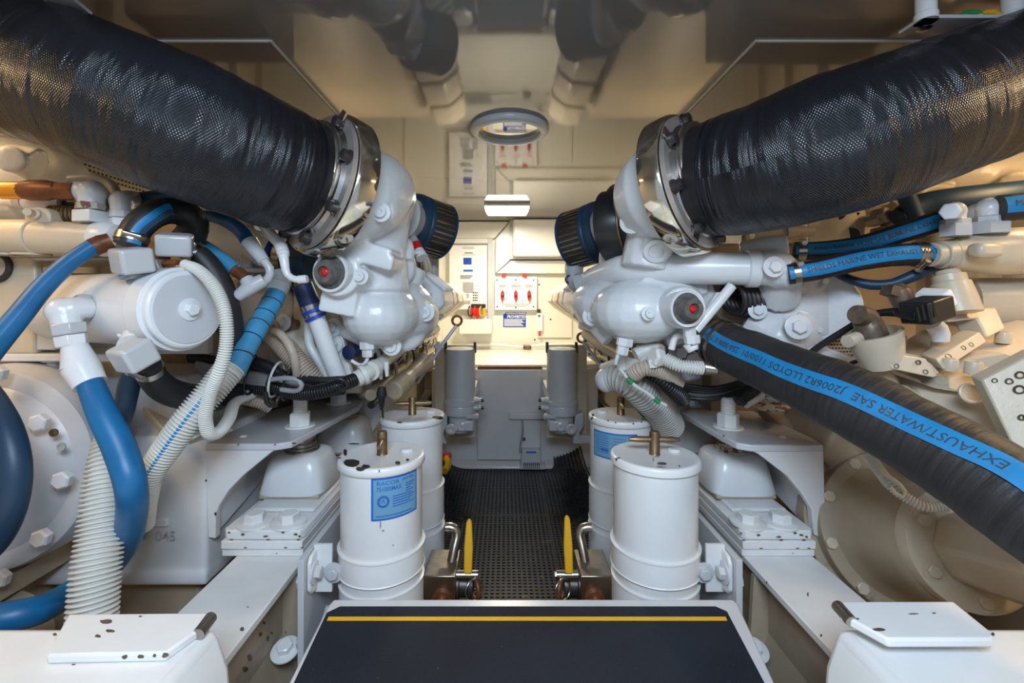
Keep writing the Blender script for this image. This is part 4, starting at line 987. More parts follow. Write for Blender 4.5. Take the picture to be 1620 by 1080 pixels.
# pump housing and round cover
g = MB(); g.cyl(P(1300, 484, 1.18), P(1298, 484, 1.09), .085, .082, 48); g.ball(P(1240, 520, 1.14), (.10, .07, .085)); g.tube([(P(1180, 505, 1.15), .05), (P(1230, 530, 1.12), .075), (P(1262, 525, 1.1), .05)], .05)
g.tube([(P(1200, 460, 1.15), .03), (P(1250, 455, 1.15), .04), (P(1290, 450, 1.15), .04)], .04); g.box(P(1230, 462, 1.13), (.10, .06, .035), Matrix.Rotation(-.3, 3, 'Y')); g.cyl(P(1256, 520, 1.1), P(1262, 518, 1.03), .028, .026); g.tube([(P(1190, 490, 1.13), .014), (P(1250, 492, 1.12), .018)], .02)
ph = build('pump_housing', g, M['cast'], RE, cast=.0042, sm=6)
pc = build('pump_cover', MB().lathe(P(1300, 483, 1.092), (-.04, -1, .02), [(0, .071), (.008, .071), (.011, .067), (.011, 0)], 64), M['cast'], RE)
for i in range(6):
    a = i*PI/3+.4; build('cover_bolt', MB().lathe(P(1300, 483, 1.081)+Vector((math.cos(a)*.058, 0, math.sin(a)*.058)), (0, -1, 0), [(0, .0075), (.005, .007), (.005, .003)], 14), M['cast'], pc)
for px, py, d, r in ((1262, 517, 1.03, .016), (1197, 476, 1.1, .010), (1214, 475, 1.1, .010), (1198, 491, 1.08, .012), (1232, 459, 1.09, .010)):
    build('pump_bolt', MB().bolt(P(px, py, d), (-.2, -1, .1), r, ph=.5), M['cast'], RE)
g = MB(); g.box(P(1150, 480, 1.32), (.35, .10, .34)); g.box(P(1200, 600, 1.42), (.35, .12, .24)); g.cyl(P(1160, 470, 1.28), P(1165, 470, 1.18), .07)
build('front_cover', g, M['grime_shade'], RE, cast=.006)
g = MB().poly([P(1060, 540, 1.25), P(1090, 532, 1.25), P(1112, 560, 1.25), P(1112, 600, 1.25), P(1085, 605, 1.25)], (0, .03, 0)); build('grey_support', g, M['greyp'], RE, bevel=.008)
for px, py in ((1075, 557), (1091, 567)): build('support_bolt', MB().bolt(P(px, py, 1.25), (0, -1, 0), .017), M['greyp'], RE)
build('angle_strap', MB().poly([P(1135, 462, 1.05), P(1150, 462, 1.05), P(1108, 522, 1.05), P(1098, 520, 1.05)], (0, .02, 0)), M['white'], RE, bevel=.003)
build('strap_bar', MB().cyl(P(1158, 452, 1.03), P(1100, 522, 1.03), .011), M['white'], RE)
g = MB()
for i in range(5): g.torus(P(1160+i*7, 470+i*2, 1.12), (1, .2, .2), .04, .007, 32, 8)
build('bellows', g, M['dark'], RE)
build('drain_fitting', MB().hexa(P(989, 535, 1.1), (-.15, 0, -1), .020, .02).hexa(P(986, 547, 1.1), (-.2, 0, -1), .015, .022).hexa(P(993, 538, 1.12), (-.5, 0, -1), .012, .02).tube([P(980, 556, 1.1), P(976, 565, 1.1), P(974, 575, 1.11)], .0045), M['white'], RE)
build('drain_elbow', MB().hexa(P(1090, 518, 1.03), (.1, 0, -1), .014, .02).hexa(P(1094, 530, 1.03), (.1, 0, -1), .017, .02).tube([P(1098, 540, 1.03), P(1099, 550, 1.03), P(1092, 553, 1.03), P(1086, 545, 1.03)], .0085), M['white'], RE)
build('link_rod', MB().tube([P(1082, 532, 1.08), P(1070, 530, 1.08), P(1062, 553, 1.08)], .008), M['white'], RE)
dp = [P(922, 540, 1.62), P(938, 562, 1.6), P(955, 586, 1.58), P(960, 592, 1.58)]
build('dipstick', MB().tube(dp, .0062), M['grey'], RE); build('dipstick_ring', MB().torus(P(921, 534, 1.62), (-.2, -1, 0), .0165, .0045), M['copper'], RE)
build('inner_pipe', MB().tube([(P(928, 528, 1.6), .02), (P(960, 548, 1.4), .022), (P(1000, 570, 1.25), .022), (P(1020, 585, 1.2), .02)], .02), M['creamm'], RE)
build('cross_fitting', MB().tube([(P(955, 582, 1.3), .014), (P(985, 576, 1.22), .02), (P(1010, 580, 1.16), .022), (P(1045, 568, 1.12), .02)], .02).tube([(P(1005, 562, 1.15), .018), (P(1030, 552, 1.15), .02), (P(1045, 556, 1.13), .018)], .02).cyl(P(980, 560, 1.18), P(984, 585, 1.18), .012), M['bone'], RE)
g = MB()
g.lathe(P(1046, 566, 1.08), (-.9, -.3, .2), [(0, .02), (.02, .024), (.026, .018)], 6); g.lathe(P(1032, 567, 1.08), (.2, 0, -1), [(0, .014), (.02, .014)], 6); build('hose_tee', g, M['bone'], RE)
for i in range(9): build('coil', MB().torus(P(1112+i*2.2, 582+i*.3, 1.05), (1, .2, 0), .014-.0004*i, .0028, 20, 6), M['steelw'], RE)
# things in the upper outboard background of each engine
g = MB(); g.ball(P(20, 275, 1.25), (.18, .14, .10)); g.cyl(P(-10, 300, 1.25), P(60, 300, 1.25), .1); g.tube([(P(10, 245, 1.1), .03), (P(60, 262, 1.12), .045)], .04); g.cyl(P(17, 252, 1.1), P(17, 252, 1.04), .03)
build('turbo_casing', g, M['cast'], LE, cast=.006)
g = MB(); g.ball(P(1580, 290, 1.3), (.26, .14, .11)); g.ball(P(1600, 310, 1.25), (.1, .1, .09)); g.cyl(P(1605, 295, 1.2), P(1608, 297, 1.12), .04)
build('turbo_casing', g, M['creamm'], RE, cast=.007)
b = MB().span((-1.12, 1.33, CZ-.5), (-.74, 1.6, CZ+.24)); build('outer_block', b, M['grime_shade'], LE, bevel=.01)  # background behind the hoses, its shade painted in as a darker colour
b = MB().span((.72, 1.38, CZ-.5), (1.25, 1.65, CZ+.22)); build('outer_block', b, M['grime_shade'], RE, bevel=.01)  # same darker colour, standing in for shade between the parts
# gold-lit perforated plate above
g = MB().poly([P(1283, 335, 1.2), P(1365, 318, 1.2), P(1371, 340, 1.2), P(1368, 372, 1.2), P(1300, 384, 1.2), P(1280, 386, 1.2), P(1278, 350, 1.2)], (0, .012, 0)); pb = build('lifting_plate', g, M['creamm'], RE, bevel=.002)
for px, py, r in ((1326, 337, .018), (1346, 372, .02), (1357, 338, .004)): build('plate_hole', MB().cyl(P(px, py, 1.199), P(px, py, 1.205), r), M['shade'], pb)
build('rail_pipe', MB().tube([(P(1190, 371, 1.16), .013), (P(1240, 367, 1.16), .014), (P(1285, 366, 1.16), .014)], .013).cyl(P(1240, 367, 1.16), P(1253, 366, 1.16), .02), M['creamm'], RE)
for i, q in enumerate((((1370, 330), (1395, 320), (1420, 335), (1432, 360)), ((1380, 350), (1405, 345), (1425, 355), (1400, 375)), ((1440, 300), (1460, 315), (1480, 300), (1505, 292)), ((1450, 330), (1455, 305), (1480, 298), (1500, 300)))):
    build('background_pipe', MB().tube([P(a, b, 1.22-.02*i) for a, b in q], .012+.004*(i % 2)), M['grime_shade' if i % 2 else 'creamm'], RE)
build('olive_rod', MB().tube([P(1436, 296, 1.15), P(1448, 325, 1.13), P(1458, 352, 1.12)], .007), M['brass'], RE)
for i, (px, py) in enumerate(((1385, 345), (1400, 358), (1382, 372), (1420, 340), (1372, 352))):
    build('pipe_nut', MB().hexa(P(px, py, 1.18), (.4, -1, .2), .022-.002*i, .03), M['grime_shade'], RE)
# ------------------------------------------------------------------ hoses
def pp(pts): return [(P(a, b, d), R(r, d)) for a, b, d, r in pts]
def hose(name, label, pts, m, n=18, corr=None, ref=None, cat='hose', stripe=None, clamps=(), wob=0, group=None, step=.012, part='sleeve', single=False, raw=False):
    q = pts if raw else pp(pts); path = Path(q, .008, ref)
    if single:
        return build(name, MB().sweep(path, n, corr, wob=wob, step=None if corr else step), m, label=label, cat=cat, group=group, smooth=60), path
    t = thing(name, label, cat, path.pos(path.L/2), group)
    build(part, MB().sweep(path, n, corr, wob=wob, step=None if corr else step), m, t, smooth=60)
    if stripe: 
        a0, a1, mm, s0, s1 = stripe; build('stripe', MB().strip(path, s0*path.L, s1*path.L, a0, a1, .0012+wob, n=90, wav=.0), mm, t, smooth=60)
    for c in clamps:
        s, w, mm = c[:3]; s = s*path.L; a = path.pos(max(0, s-w/2)); b = path.pos(min(path.L, s+w/2)); r = path.rad(s)*1.05+.001+wob
        cb = build('clamp', MB().cyl(a, b, r, n=36), mm, t)
        if len(c) > 3:
            dd = Vector(c[3]).normalized(); cc = (a+b)/2+dd*r; tx = path.tan(s).cross(dd).normalized()
            build('clamp_screw', MB().cyl(cc-tx*.014, cc+tx*.014, .005, n=12).hexa(cc+tx*.012, tx, .007, .008), mm, cb)
    return t, path
def ferrule(t, nm, a, b, r0, r1, m, n=24): return build(nm, MB().cyl(a, b, r0, r1, n), m, t)

# the two great lagged exhaust hoses
LX = [(-190, 60, .80, 106), (0, 106, .80, 104), (110, 130, .78, 108), (200, 166, .78, 110), (300, 206, .81, 109), (380, 240, .87, 103), (440, 266, .93, 97), (487, 283, .985, 86)]
RX = [(1800, 60, .80, 106), (1620, 128, .80, 106), (1500, 168, .79, 108), (1400, 204, .79, 112), (1300, 236, .82, 110), (1220, 262, .88, 102), (1160, 277, .94, 95), (1114, 286, .985, 84)]
t, pth = hose('exhaust_hose', 'fat black cloth-wrapped exhaust hose at upper left', LX, M['wrap'], n=64, wob=.0009, step=.005, cat='exhaust hose')
build('end_binding', MB().sweep(pth, 64, None, s0=pth.L-.035, s1=pth.L, extra=.002), M['bkplastic'], t, smooth=60)
t, pth = hose('exhaust_hose', 'fat black cloth-wrapped exhaust hose at upper right', RX, M['wrap'], n=64, wob=.0009, step=.005, cat='exhaust hose')
build('end_binding', MB().sweep(pth, 64, None, s0=pth.L-.035, s1=pth.L, extra=.002), M['bkplastic'], t, smooth=60)

# big black hose with the lettered blue band, right
big = [(1118, 532, 1.10, 30), (1150, 548, 1.04, 37), (1230, 583, .90, 44), (1340, 632, .78, 55), (1440, 686, .70, 61), (1540, 745, .63, 68), (1640, 812, .57, 76), (1740, 880, .52, 84)]
t, pth = hose('water_hose', 'thick black hose with a lettered blue band sweeping across the lower right', big, M['hosebk'], n=48, wob=.0011, step=.006, ref=(.0, -1, -.1),
     stripe=(-.30, .22, M['stripe'], 0, 1), clamps=((.055, .010, M['steelw']), (.095, .010, M['steelw'])), cat='hose')
tx = MB()
s = .12
L = pth.L
s = L*.86
for body, size, gap in (('EXHAUST/WATER SAE', .0185, .012), ('J2006R2 LLOYDS 1100/01', .0175, .012), ('250-3000 3".76', .0165, .012), ('MAR2018', .0155, .05), ('SHIELDS MARINE WET EXHAUST/WATER', .0125, 0)):
    text_on(tx, pth, body, s, -.04, size, .0030, flip=1, flow=-1)
    s -= max(v.x for v in text_geo(body, size, 'LEFT')[0])+gap
    if body == 'MAR2018': tx.torus(pth.at(s+.025, -.04, .003), (0, -1, 0), .008, .0016, 20, 6); tx.box(pth.at(s+.025, -.04, .003), (.003, .001, .026))
build('lettering', tx, M['ink'], t, recalc=False)
d = MB(); 
for a in (.9, 2.2): pass
# two blue-banded hoses
def banded(label, pts, txt, cl, rr=(-.62, .62)):
    t, pth = hose('water_hose', label, pts, M['hosebk'], n=28, ref=(0, -1, .15), stripe=(rr[0], rr[1], M['stripe'], .0, 1.0), clamps=cl)
    g = MB()
    for body, s0, size in txt: text_on(g, pth, body, s0*pth.L, .0, size, .0028, flip=-1, flow=1)
    build('lettering', g, M['ink'], t, recalc=False); return t, pth
banded('upper of two blue-banded black hoses joining the right manifold', [(1256, 397, 1.06, 14), (1300, 396, 1.04, 14.5), (1360, 388, 1.0, 15), (1430, 367, .96, 16), (1500, 345, .93, 17)], (('SHIELDS MARINE HOSE SAE J2006', .12, .011), ('MARINE EXHAUST', .62, .012)), ((.05, .016, M['steelw'], (0, -.3, 1)),))
banded('lower of two blue-banded black hoses joining the right manifold', [(1247, 434, .99, 16), (1290, 427, .97, 16.5), (1350, 413, .95, 17), (1410, 404, .94, 17.5), (1471, 402, .93, 18)], (('SHIELDS MARINE WET EXHAUST/WATER SAE', .12, .0135),), ((.06, .012, M['steelw'], (0, -.3, 1)), (.92, .018, M['steelw'], (0, -.6, -1))))
banded('short blue-banded black hose leaving the right frame edge', [(1580, 330, .88, 21), (1640, 324, .86, 22), (1700, 318, .84, 22)], (('MARINE WATER', .1, .016),), ())
hose('water_hose', 'dark teal hose running level behind the right manifold fittings', [(1420, 345, 1.12, 14), (1455, 327, 1.12, 20), (1500, 320, 1.1, 22), (1570, 314, 1.08, 24), (1660, 306, 1.08, 25)], M['bluedk'], single=True)
hose('water_hose', 'dark teal hose dropping steeply behind the right manifold', [(1425, 290, 1.1, 13), (1440, 325, 1.1, 12), (1452, 352, 1.1, 12), (1460, 375, 1.1, 12)], M['bluedk'], single=True)
hose('water_hose', 'thin grey-blue hose sagging under the two banded hoses', [(1325, 432, 1.05, 7), (1345, 442, 1.02, 7), (1375, 450, 1.0, 8), (1410, 449, .98, 8), (1445, 436, .96, 9), (1475, 424, .95, 9), (1492, 430, .95, 9)], M['bluedk'], single=True)
# right tube manifold
t = thing('manifold', 'cream painted tube manifold with two hex elbows on the right', 'manifold', P(1570, 430, .92))
build('tube', MB().tube([(P(1500, 403, .92), R(24, .92)), (P(1540, 400, .92), R(30, .92)), (P(1580, 398, .92), R(37, .92)), (P(1640, 396, .92), R(37, .92)), (P(1760, 396, .92), R(37, .92))], .03, 36), M['creamm'], t, smooth=60)
build('threaded_end', MB().cyl(P(1472, 403, .92), P(1486, 403, .92), R(19, .92), n=36).cyl(P(1486, 403, .92), P(1512, 402, .92), R(22, .92), R(24, .92), n=36), M['creamm'], t, bevel=.002)
build('boss', MB().box(P(1558, 396, .865), (.045, .03, .028)), M['creamm'], t, bevel=.008)
for cx, y0, w in ((1511, 374, 21), (1565, 370, 25)):
    r = R(w, .9)*1.02
    build('hex_base', MB().lathe(P(cx, y0, .9), (0, 0, 1), [(0, r), (.020, r), (.024, r*.94)], 6, ph=.3), M['grey'], t)
    build('hex_nut', MB().lathe(P(cx, y0-18, .9), (0, 0, 1), [(0, r*.86), (.010, r*.86), (.012, r*.8)], 6, ph=.7), M['grey'], t)
    g = MB(); g.cyl(P(cx, y0-26, .9), P(cx, y0-40, .9), r*.62).ball(P(cx, y0-40, .9), r*.68)
    if cx < 1540: g.cyl(P(cx, y0-40, .9), P(cx-8, y0-40, .84), r*.62, n=6)
    else: g.cyl(P(cx, y0-40, .9), P(cx-26, y0-32, .93), r*.55)
    build('elbow', g, M['cast'], t, cast=.0022, sm=3)
hose('cable', 'thin black cable running from the round pump cover to the black plug', [(1272, 566, 1.0, 5), (1300, 545, .98, 5), (1340, 520, .95, 5), (1375, 499, .92, 5), (1400, 494, .9, 6), (1424, 494, .88, 8)], M['bkplastic'], single=True, cat='cable')

# -------- right valve block and its fittings
def holes(par, pl, lst):
    n_ = (pl[1]-pl[0]).cross(pl[2]-pl[0]).normalized(); n_ = n_ if n_.y < 0 else -n_; eye = Vector((0, 0, CZ))
    for px, py, r in lst:
        dr = P(px, py, 1)-eye; k = (pl[0]-eye).dot(n_)/dr.dot(n_); p = eye+dr*k
        build('drilled_hole', MB().lathe(p-n_*.004, n_, [(0, r), (.0045, r), (.005, r*1.1), (.0052, r*.8), (.001, r*.75), (.001, 0)], 14), M['tarn'], par)
def plate(pts, off): return MB().poly(pts, off)
t = thing('valve_block', 'cream steel valve block with drilled plates and raised collars, far right', 'valve block', P(1500, 700, .85))
g = MB().poly([P(1390, 590, .95), P(1590, 556, .82), P(1700, 590, .74), P(1750, 900, .66), P(1440, 700, .88)], (0, .16, 0)); build('body', g, M['creamm'], t, bevel=.005)
top = [P(1385, 568, .92), P(1460, 520, 1.0), P(1600, 478, 1.02), P(1720, 520, .92), P(1640, 590, .76), P(1545, 605, .82), P(1480, 600, .86)]
build('top_face', MB().poly(top, (0, 0, -.02)), M['creamm'], t, bevel=.003)
build('holed_plate', MB().poly([P(1395, 558, .86), P(1474, 575, .84), P(1487, 590, .835), P(1476, 596, .83), P(1405, 580, .855)], (0, .03, .012)), M['creamm'], t, bevel=.002)
hp = build('front_plate', MB().poly([P(1398, 557, .85), P(1465, 567, .84), P(1484, 595, .83), P(1476, 597, .83), P(1410, 583, .845)], (0, .02, 0)), M['creamm'], t, bevel=.002)
bar = build('drilled_bar', MB().poly([P(1480, 567, .835), P(1550, 525, .86), P(1562, 540, .85), P(1494, 585, .825)], (.008, .04, .003)), M['creamm'], t, bevel=.002)
holes(bar, [P(1480, 567, .835), P(1550, 525, .86), P(1494, 585, .825)], ((1500, 564, .0055), (1524, 550, .004), (1536, 545, .004)))
holes(hp, [P(1398, 557, .85), P(1484, 595, .83), P(1410, 583, .845)], ((1411, 564, .004), (1453, 573, .004), (1418, 579, .004), (1464, 588, .004)))
hood = MB().poly([P(1500, 489, .90), P(1576, 486, .90), P(1592, 520, .87), P(1562, 535, .86), P(1546, 504, .88), P(1500, 510, .89)], (.0, .05, 0)); build('hood', hood, M['creamm'], t, bevel=.003)
fp = MB().poly([P(1552, 600, .745), P(1640, 555, .70), P(1760, 560, .66), P(1760, 860, .62), P(1640, 740, .66), P(1603, 704, .68)], (.012, .03, .0)); fpl = build('side_plate', fp, M['creamm'], t, bevel=.003)
holes(fpl, [P(1552, 600, .745), P(1640, 555, .70), P(1603, 704, .68)], ((1574, 602, .0035), (1597, 603, .0045), (1614, 593, .0055), (1613, 616, .0065), (1617, 660, .004)))
for px, py, d, r in ((1424, 540, .93, .011), (1484, 547, .88, .0115), (1503, 577, .83, .0115), (1540, 582, .80, .0125), (1536, 519, .93, .0115), (1588, 534, .88, .0125)):
    build('collar', MB().lathe(P(px, py, d), (0, -.1, 1), [(-.01, r), (.010, r), (.012, r*.9), (.012, r*.55), (.006, r*.5), (.006, 0)], 24), M['creamm'], t)
pot = MB().cyl(P(1392, 580, .88), P(1374, 528, .90), .040, .050, 40); po = build('cup', MB().lathe(P(1398, 578, .88), P(1380, 526, .88)-P(1398, 578, .88), [(0, .034), (.06, .047), (.066, .048), (.066, .040), (.05, .036), (.05, 0)], 44), M['creamm'], t)
build('cup_boss', MB().cyl(P(1356, 535, .88), P(1340, 540, .87), .013, .012), M['creamm'], po)
build('brown_plug', MB().tube([(P(1380, 532, .88), .027), (P(1373, 512, .88), .024), (P(1368, 502, .88), .022), (P(1356, 497, .87), .018)], .02, 24), M['tarn'], po)
build('brown_elbow', MB().tube([(P(1418, 455, .93), .015), (P(1424, 465, .92), .022), (P(1432, 482, .92), .02)], .02, 20).box(P(1415, 462, .92), (.034, .03, .02), Matrix.Rotation(.3, 3, 'Y')), M['tarn'], t, bevel=.003)
sol = build('solenoid', MB().lathe(P(1516, 495, .88), P(1498, 425, .9)-P(1516, 495, .88), [(0, .036), (.03, .034), (.06, .030), (.062, .026), (.075, .026), (.077, .020), (.085, .018)], 36), M['creamm'], t)
build('solenoid_box', MB().poly([P(1490, 468, .84), P(1506, 456, .84), P(1518, 480, .83), P(1498, 496, .83)], (-.008, .05, .004)), M['board'], sol, bevel=.003)
cn = build('black_connector', MB().box(P(1466, 490, .81), (.062, .05, .040), Matrix.Rotation(.25, 3, 'Z') @ Matrix.Rotation(-.22, 3, 'Y')).poly([P(1422, 492, .83), P(1448, 476, .81), P(1450, 508, .79), P(1424, 502, .82)], (.004, .02, 0)), M['bkplastic'], sol, bevel=.004)
for i in range(4): build('connector_rib', MB().box(P(1452+i*8, 497-i*2.6, .781), (.004, .004, .026), Matrix.Rotation(-.22, 3, 'Y')), M['bkplastic'], cn)
build('elbow_fitting', MB().tube([(P(1476, 512, .86), .014), (P(1486, 524, .86), .016), (P(1488, 540, .86), .013)], .01, 18), M['cast'], t)
build('side_cylinder', MB().tube([(P(1525, 478, 1.0), .055), (P(1600, 480, .98), .055), (P(1720, 484, .96), .055)], .05, 32), M['creamm'], t)
build('pump_disc', MB().lathe(P(1475, 655, .93), (-.35, -1, .25), [(0, .075), (.02, .074), (.025, .062), (.022, .050), (.03, .046), (.034, 0)], 48), M['creamm'], t)
build('disc_neck', MB().cyl(P(1425, 622, .90), P(1462, 640, .92), .018, .03), M['creamm'], t)
build('oval_badge', MB().lathe(P(1535, 622, .80), (-.3, -1, .3), [(0, .018), (.004, .018), (.005, .015), (.003, .013), (.003, 0)], 32), M['creamm'], t)
t = thing('oil_filter', 'white cylindrical spin-on filter lying behind the thick black hose', 'oil filter', P(1340, 620, .98))
a, b = P(1285, 575, 1.06), P(1400, 622, .90); build('can', MB().cyl(a, a.lerp(b, .62), .047, n=40), M['body'], t, bevel=.006); build('end', MB().cyl(a.lerp(b, .64), a.lerp(b, 1.0), .047, .042, n=40), M['creamm'], t, bevel=.008)
build('seal_ring', MB().cyl(a.lerp(b, .615), a.lerp(b, .645), .0485, n=40), M['navy'], t)
g = MB(); text_flat(g, 'AGEX 7700', P(1320, 585, .94), .013, u=Vector((.93, -.1, -.35)).normalized(), v=Vector((.35, 0, .93)).normalized()); build('lettering', g, M['ink'], t, recalc=False)
# perforated cloth behind
g = MB().poly([P(1280, 560, 1.13), P(1355, 505, 1.13), P(1360, 570, 1.13), P(1300, 600, 1.13)], (0, .01, 0)); pl = build('perforated_plate', g, M['boned'], label='beige perforated guard plate behind the cream cup', cat='plate')
g = MB()
for i in range(16):
    for j in range(14):
        x, y = 1290+i*5+(j % 2)*2.5, 512+j*5.5
        if y > 560-(x-1280)*.66+3 and y < 598-(x-1300)*.4: g.lathe(P(x, y, 1.1295), (0, -1, 0), [(0, .0027), (.0008, .0027)], 6)
build('hole', g, M['shade'], pl, kind='stuff')

# -------- right gear cone and shaft cover
t = thing('gearbox', 'cream bell-shaped gearbox with a bolted flange at lower right', 'gearbox', P(1460, 940, .95))
ax = (P(1560, 895, .80)-P(1400, 850, 1.05)).normalized(); c0 = P(1420, 838, 1.03)
build('flange', MB().lathe(c0, ax, [(-.05, .19), (-.012, .19), (-.01, .172), (.018, .170), (.022, .150)], 72), M['grime_shade'], t, bevel=.002)
build('bell', MB().lathe(c0+ax*.015, ax, [(0, .150), (.02, .132), (.05, .125), (.11, .115), (.155, .108), (.16, .10)], 64), M['grime_shade'], t, smooth=60)
c1 = c0+ax*.175
build('end_flange', MB().lathe(c1, ax, [(-.012, .108), (.0, .110), (.02, .108), (.024, .10)], 64), M['creamm'], t)
U, V, W_ = frame(ax)
for a in range(10):
    dd = U*math.cos(a*.628+.2)+V*math.sin(a*.628+.2); build('flange_bolt', MB().bolt(c0+ax*.018+dd*.159, ax, .013, washer=False, ph=a), M['creamm'], t)
for a in range(6):
    dd = U*math.cos(a*1.047+.5)+V*math.sin(a*1.047+.5); build('end_bolt', MB().bolt(c1+ax*.022+dd*.086, ax, .012, washer=False, ph=a).lathe(c1+ax*.0225+dd*.086, ax, [(0, .018), (.002, .018)], 24), M['creamm'], t)
build('shaft_cover', MB().lathe(c1+ax*.02, ax, [(0, .066), (.01, .070), (.16, .070), (.18, .064)], 8), M['creamm'], t, bevel=.006)
g = MB(); g.box(P(1420, 720, 1.18), (.5, .2, .22), Matrix.Rotation(.5, 3, 'Y')); g.box(P(1330, 780, 1.25), (.16, .2, .5)); g.ball(P(1400, 790, 1.12), (.2, .12, .16)); build('housing', g, M['grime_shade'], t, cast=.008)
hose('cable', 'white ribbed cable sleeve looping over the cream gearbox bell', [(1376, 722, .94, 7), (1392, 745, .90, 7), (1412, 770, .86, 7), (1430, 784, .85, 7), (1460, 800, .83, 6), (1500, 800, .82, 6)], M['bone'], corr=(.0012, .005), single=True, cat='cable')
hose('cable', 'small white wire loop on top of the gearbox bell', [(1402, 752, .87, 3), (1420, 763, .85, 3), (1434, 780, .84, 3), (1424, 786, .84, 3), (1408, 770, .85, 3)], M['wcable'], single=True, cat='cable')

# -------- right loom in the middle
hose('water_hose', 'white thin ribbed hose from the tee to the coil, right engine', [(1052, 568, 1.07, 9), (1075, 578, 1.05, 9), (1098, 581, 1.04, 9), (1112, 582, 1.04, 9)], M['bone'], corr=(.0016, .006), single=True)
hose('duct_hose', 'wide pale grey ribbed duct curving down beside the right bracket', [(962, 600, 1.22, 15), (975, 598, 1.20, 17), (995, 605, 1.18, 20), (1020, 625, 1.2, 22), (1045, 650, 1.25, 22), (1058, 675, 1.3, 22)], M['greyd'], n=24, corr=(.0032, .010), single=True)
hose('duct_hose', 'second pale grey ribbed duct, behind the wide one', [(1000, 570, 1.3, 14), (1020, 590, 1.32, 16), (1045, 620, 1.36, 19), (1070, 650, 1.42, 20)], M['greyd'], n=22, corr=(.003, .010), single=True)
build('duct_plug', MB().ball(P(958, 601, 1.22), (.028, .03, .032)), M['grey'], label='smooth grey rubber cap closing the ribbed duct', cat='plug')
hose('duct_hose', 'beige ribbed conduit arching above the black conduit', [(1003, 592, 1.12, 10), (1015, 583, 1.1, 11), (1035, 582, 1.1, 11.5), (1058, 592, 1.12, 12), (1070, 606, 1.15, 12)], M['boned'], n=20, corr=(.002, .006), single=True)
hose('conduit', 'black ribbed conduit dropping to the right bracket studs', [(1022, 590, 1.14, 8), (1040, 598, 1.12, 9), (1058, 612, 1.12, 10), (1075, 625, 1.14, 11), (1082, 634, 1.15, 10)], M['bkplastic'], corr=(.0016, .007), single=True, cat='conduit')
for i, (dy, mt, r) in enumerate(((0, 'bkplastic', 4), (4, 'bkplastic', 4), (-4, 'bkplastic', 3.5), (8, 'gcable', 3), (11, 'bkplastic', 4), (15, 'bkplastic', 4))):
    hose('cable', ('second black cable from the top', 'third black cable from the top', 'topmost black cable', 'thin grey cable', 'second lowest black cable', 'lowest black cable')[i]+' behind the right bracket studs', [(1060, 608+dy, 1.25, r), (1090, 614+dy, 1.22, r), (1130, 617+dy*.9, 1.2, r), (1175, 606+dy*.8, 1.2, r), (1200, 600+dy, 1.2, r)], M[mt], n=10, cat='cable', group=('black cables behind the right bracket studs' if mt != 'gcable' else None), single=True)
hose('conduit', 'short fat black ribbed conduit end near the right rusty patch', [(1195, 612, 1.15, 9), (1178, 626, 1.13, 9), (1168, 636, 1.12, 8)], M['bkplastic'], corr=(.0015, .006), single=True, cat='conduit')
hose('cable', 'thin white cable with green bands crossing the grey duct', [(981, 583, 1.12, 2.5), (1000, 606, 1.1, 3), (1025, 622, 1.1, 3), (1040, 634, 1.1, 3), (1054, 641, 1.1, 3)], M['wcable'], n=8, single=True, cat='cable')
for px, py in ((996, 602), (1039, 633)):
    build('cable_band', MB().cyl(P(px-4, py-3, 1.097), P(px+4, py+3.5, 1.097), .0062, n=12), M['green'], label='small green tape band on the white cable, '+('upper' if px < 1000 else 'lower')+' one', cat='tape')
for nm, mt, q in (('red_wire', 'red', ((990, 614), (1003, 628), (1010, 640), (1014, 650))), ('green_wire', 'green', ((980, 614), (995, 632), (1010, 648), (1020, 660))), ('yellow_wire', 'yellow', ((1008, 636), (1015, 640), (1022, 645), (1028, 650)))):
    hose(nm, nm.split('_')[0]+' wire under the wide grey ribbed duct', [(a, b, 1.3, 3) for a, b in q], M[mt], n=8, single=True, cat='wire')
t = thing('rusty_flange', 'rust-stained flange scrap lying behind the thick black hose', 'flange', P(1212, 642, 1.2))
build('plate', MB().lathe(P(1215, 640, 1.2), (0, -.2, 1), [(0, .05), (.008, .055), (.014, .035), (.01, .02)], 30), M['rustm'], t); build('rod', MB().cyl(P(1180, 640, 1.12), P(1205, 626, 1.15), .009), M['greyp'], t)
g = MB().poly([P(1206, 647, 1.25), P(1270, 632, 1.35), P(1420, 705, 1.2), P(1420, 760, 1.15), P(1310, 735, 1.12)], (0, .02, -.02)); build('guard_sheet', g, M['grime_shade'], label='cream sloping cover sheet behind the right bracket', cat='cover')

# ==================================================================== LEFT foreground
# white steel bracket box
t = thing('bracket_frame', 'white box-section bracket frame at left behind the white cylinder', 'frame', P(60, 580, .98))
a, b = P(-150, 404, .98), P(55, 560, .98)
fr = MB().span((a.x, .98, b.z), (P(55, 0, .98).x, 1.0, a.z)).span((a.x, .98, P(0, 412, .98).z), (P(190, 0, .98).x, 1.2, a.z)); build('front_plate', fr, M['creamm'], t, bevel=.006)
build('back_plate', MB().span((P(56, 0, 1.1).x, 1.1, P(0, 560, 1.1).z), (P(330, 0, 1.1).x, 1.12, P(0, 432, 1.1).z)), M['white'], t, bevel=.004)
build('lower_shelf', MB().span((a.x, .97, P(0, 572, .97).z), (P(175, 0, .97).x, 1.2, P(0, 560, .97).z)), M['white'], t, bevel=.003)
build('inner_web', MB().span((P(57, 0, .99).x, .985, P(0, 553, .99).z), (P(90, 0, .99).x, 1.0, P(0, 485, .99).z)), M['greyp'], t, bevel=.002)
build('slot_ring', MB().torus(P(-6, 422, .975), (0, 1, 0), .028, .006), M['shade'], t)
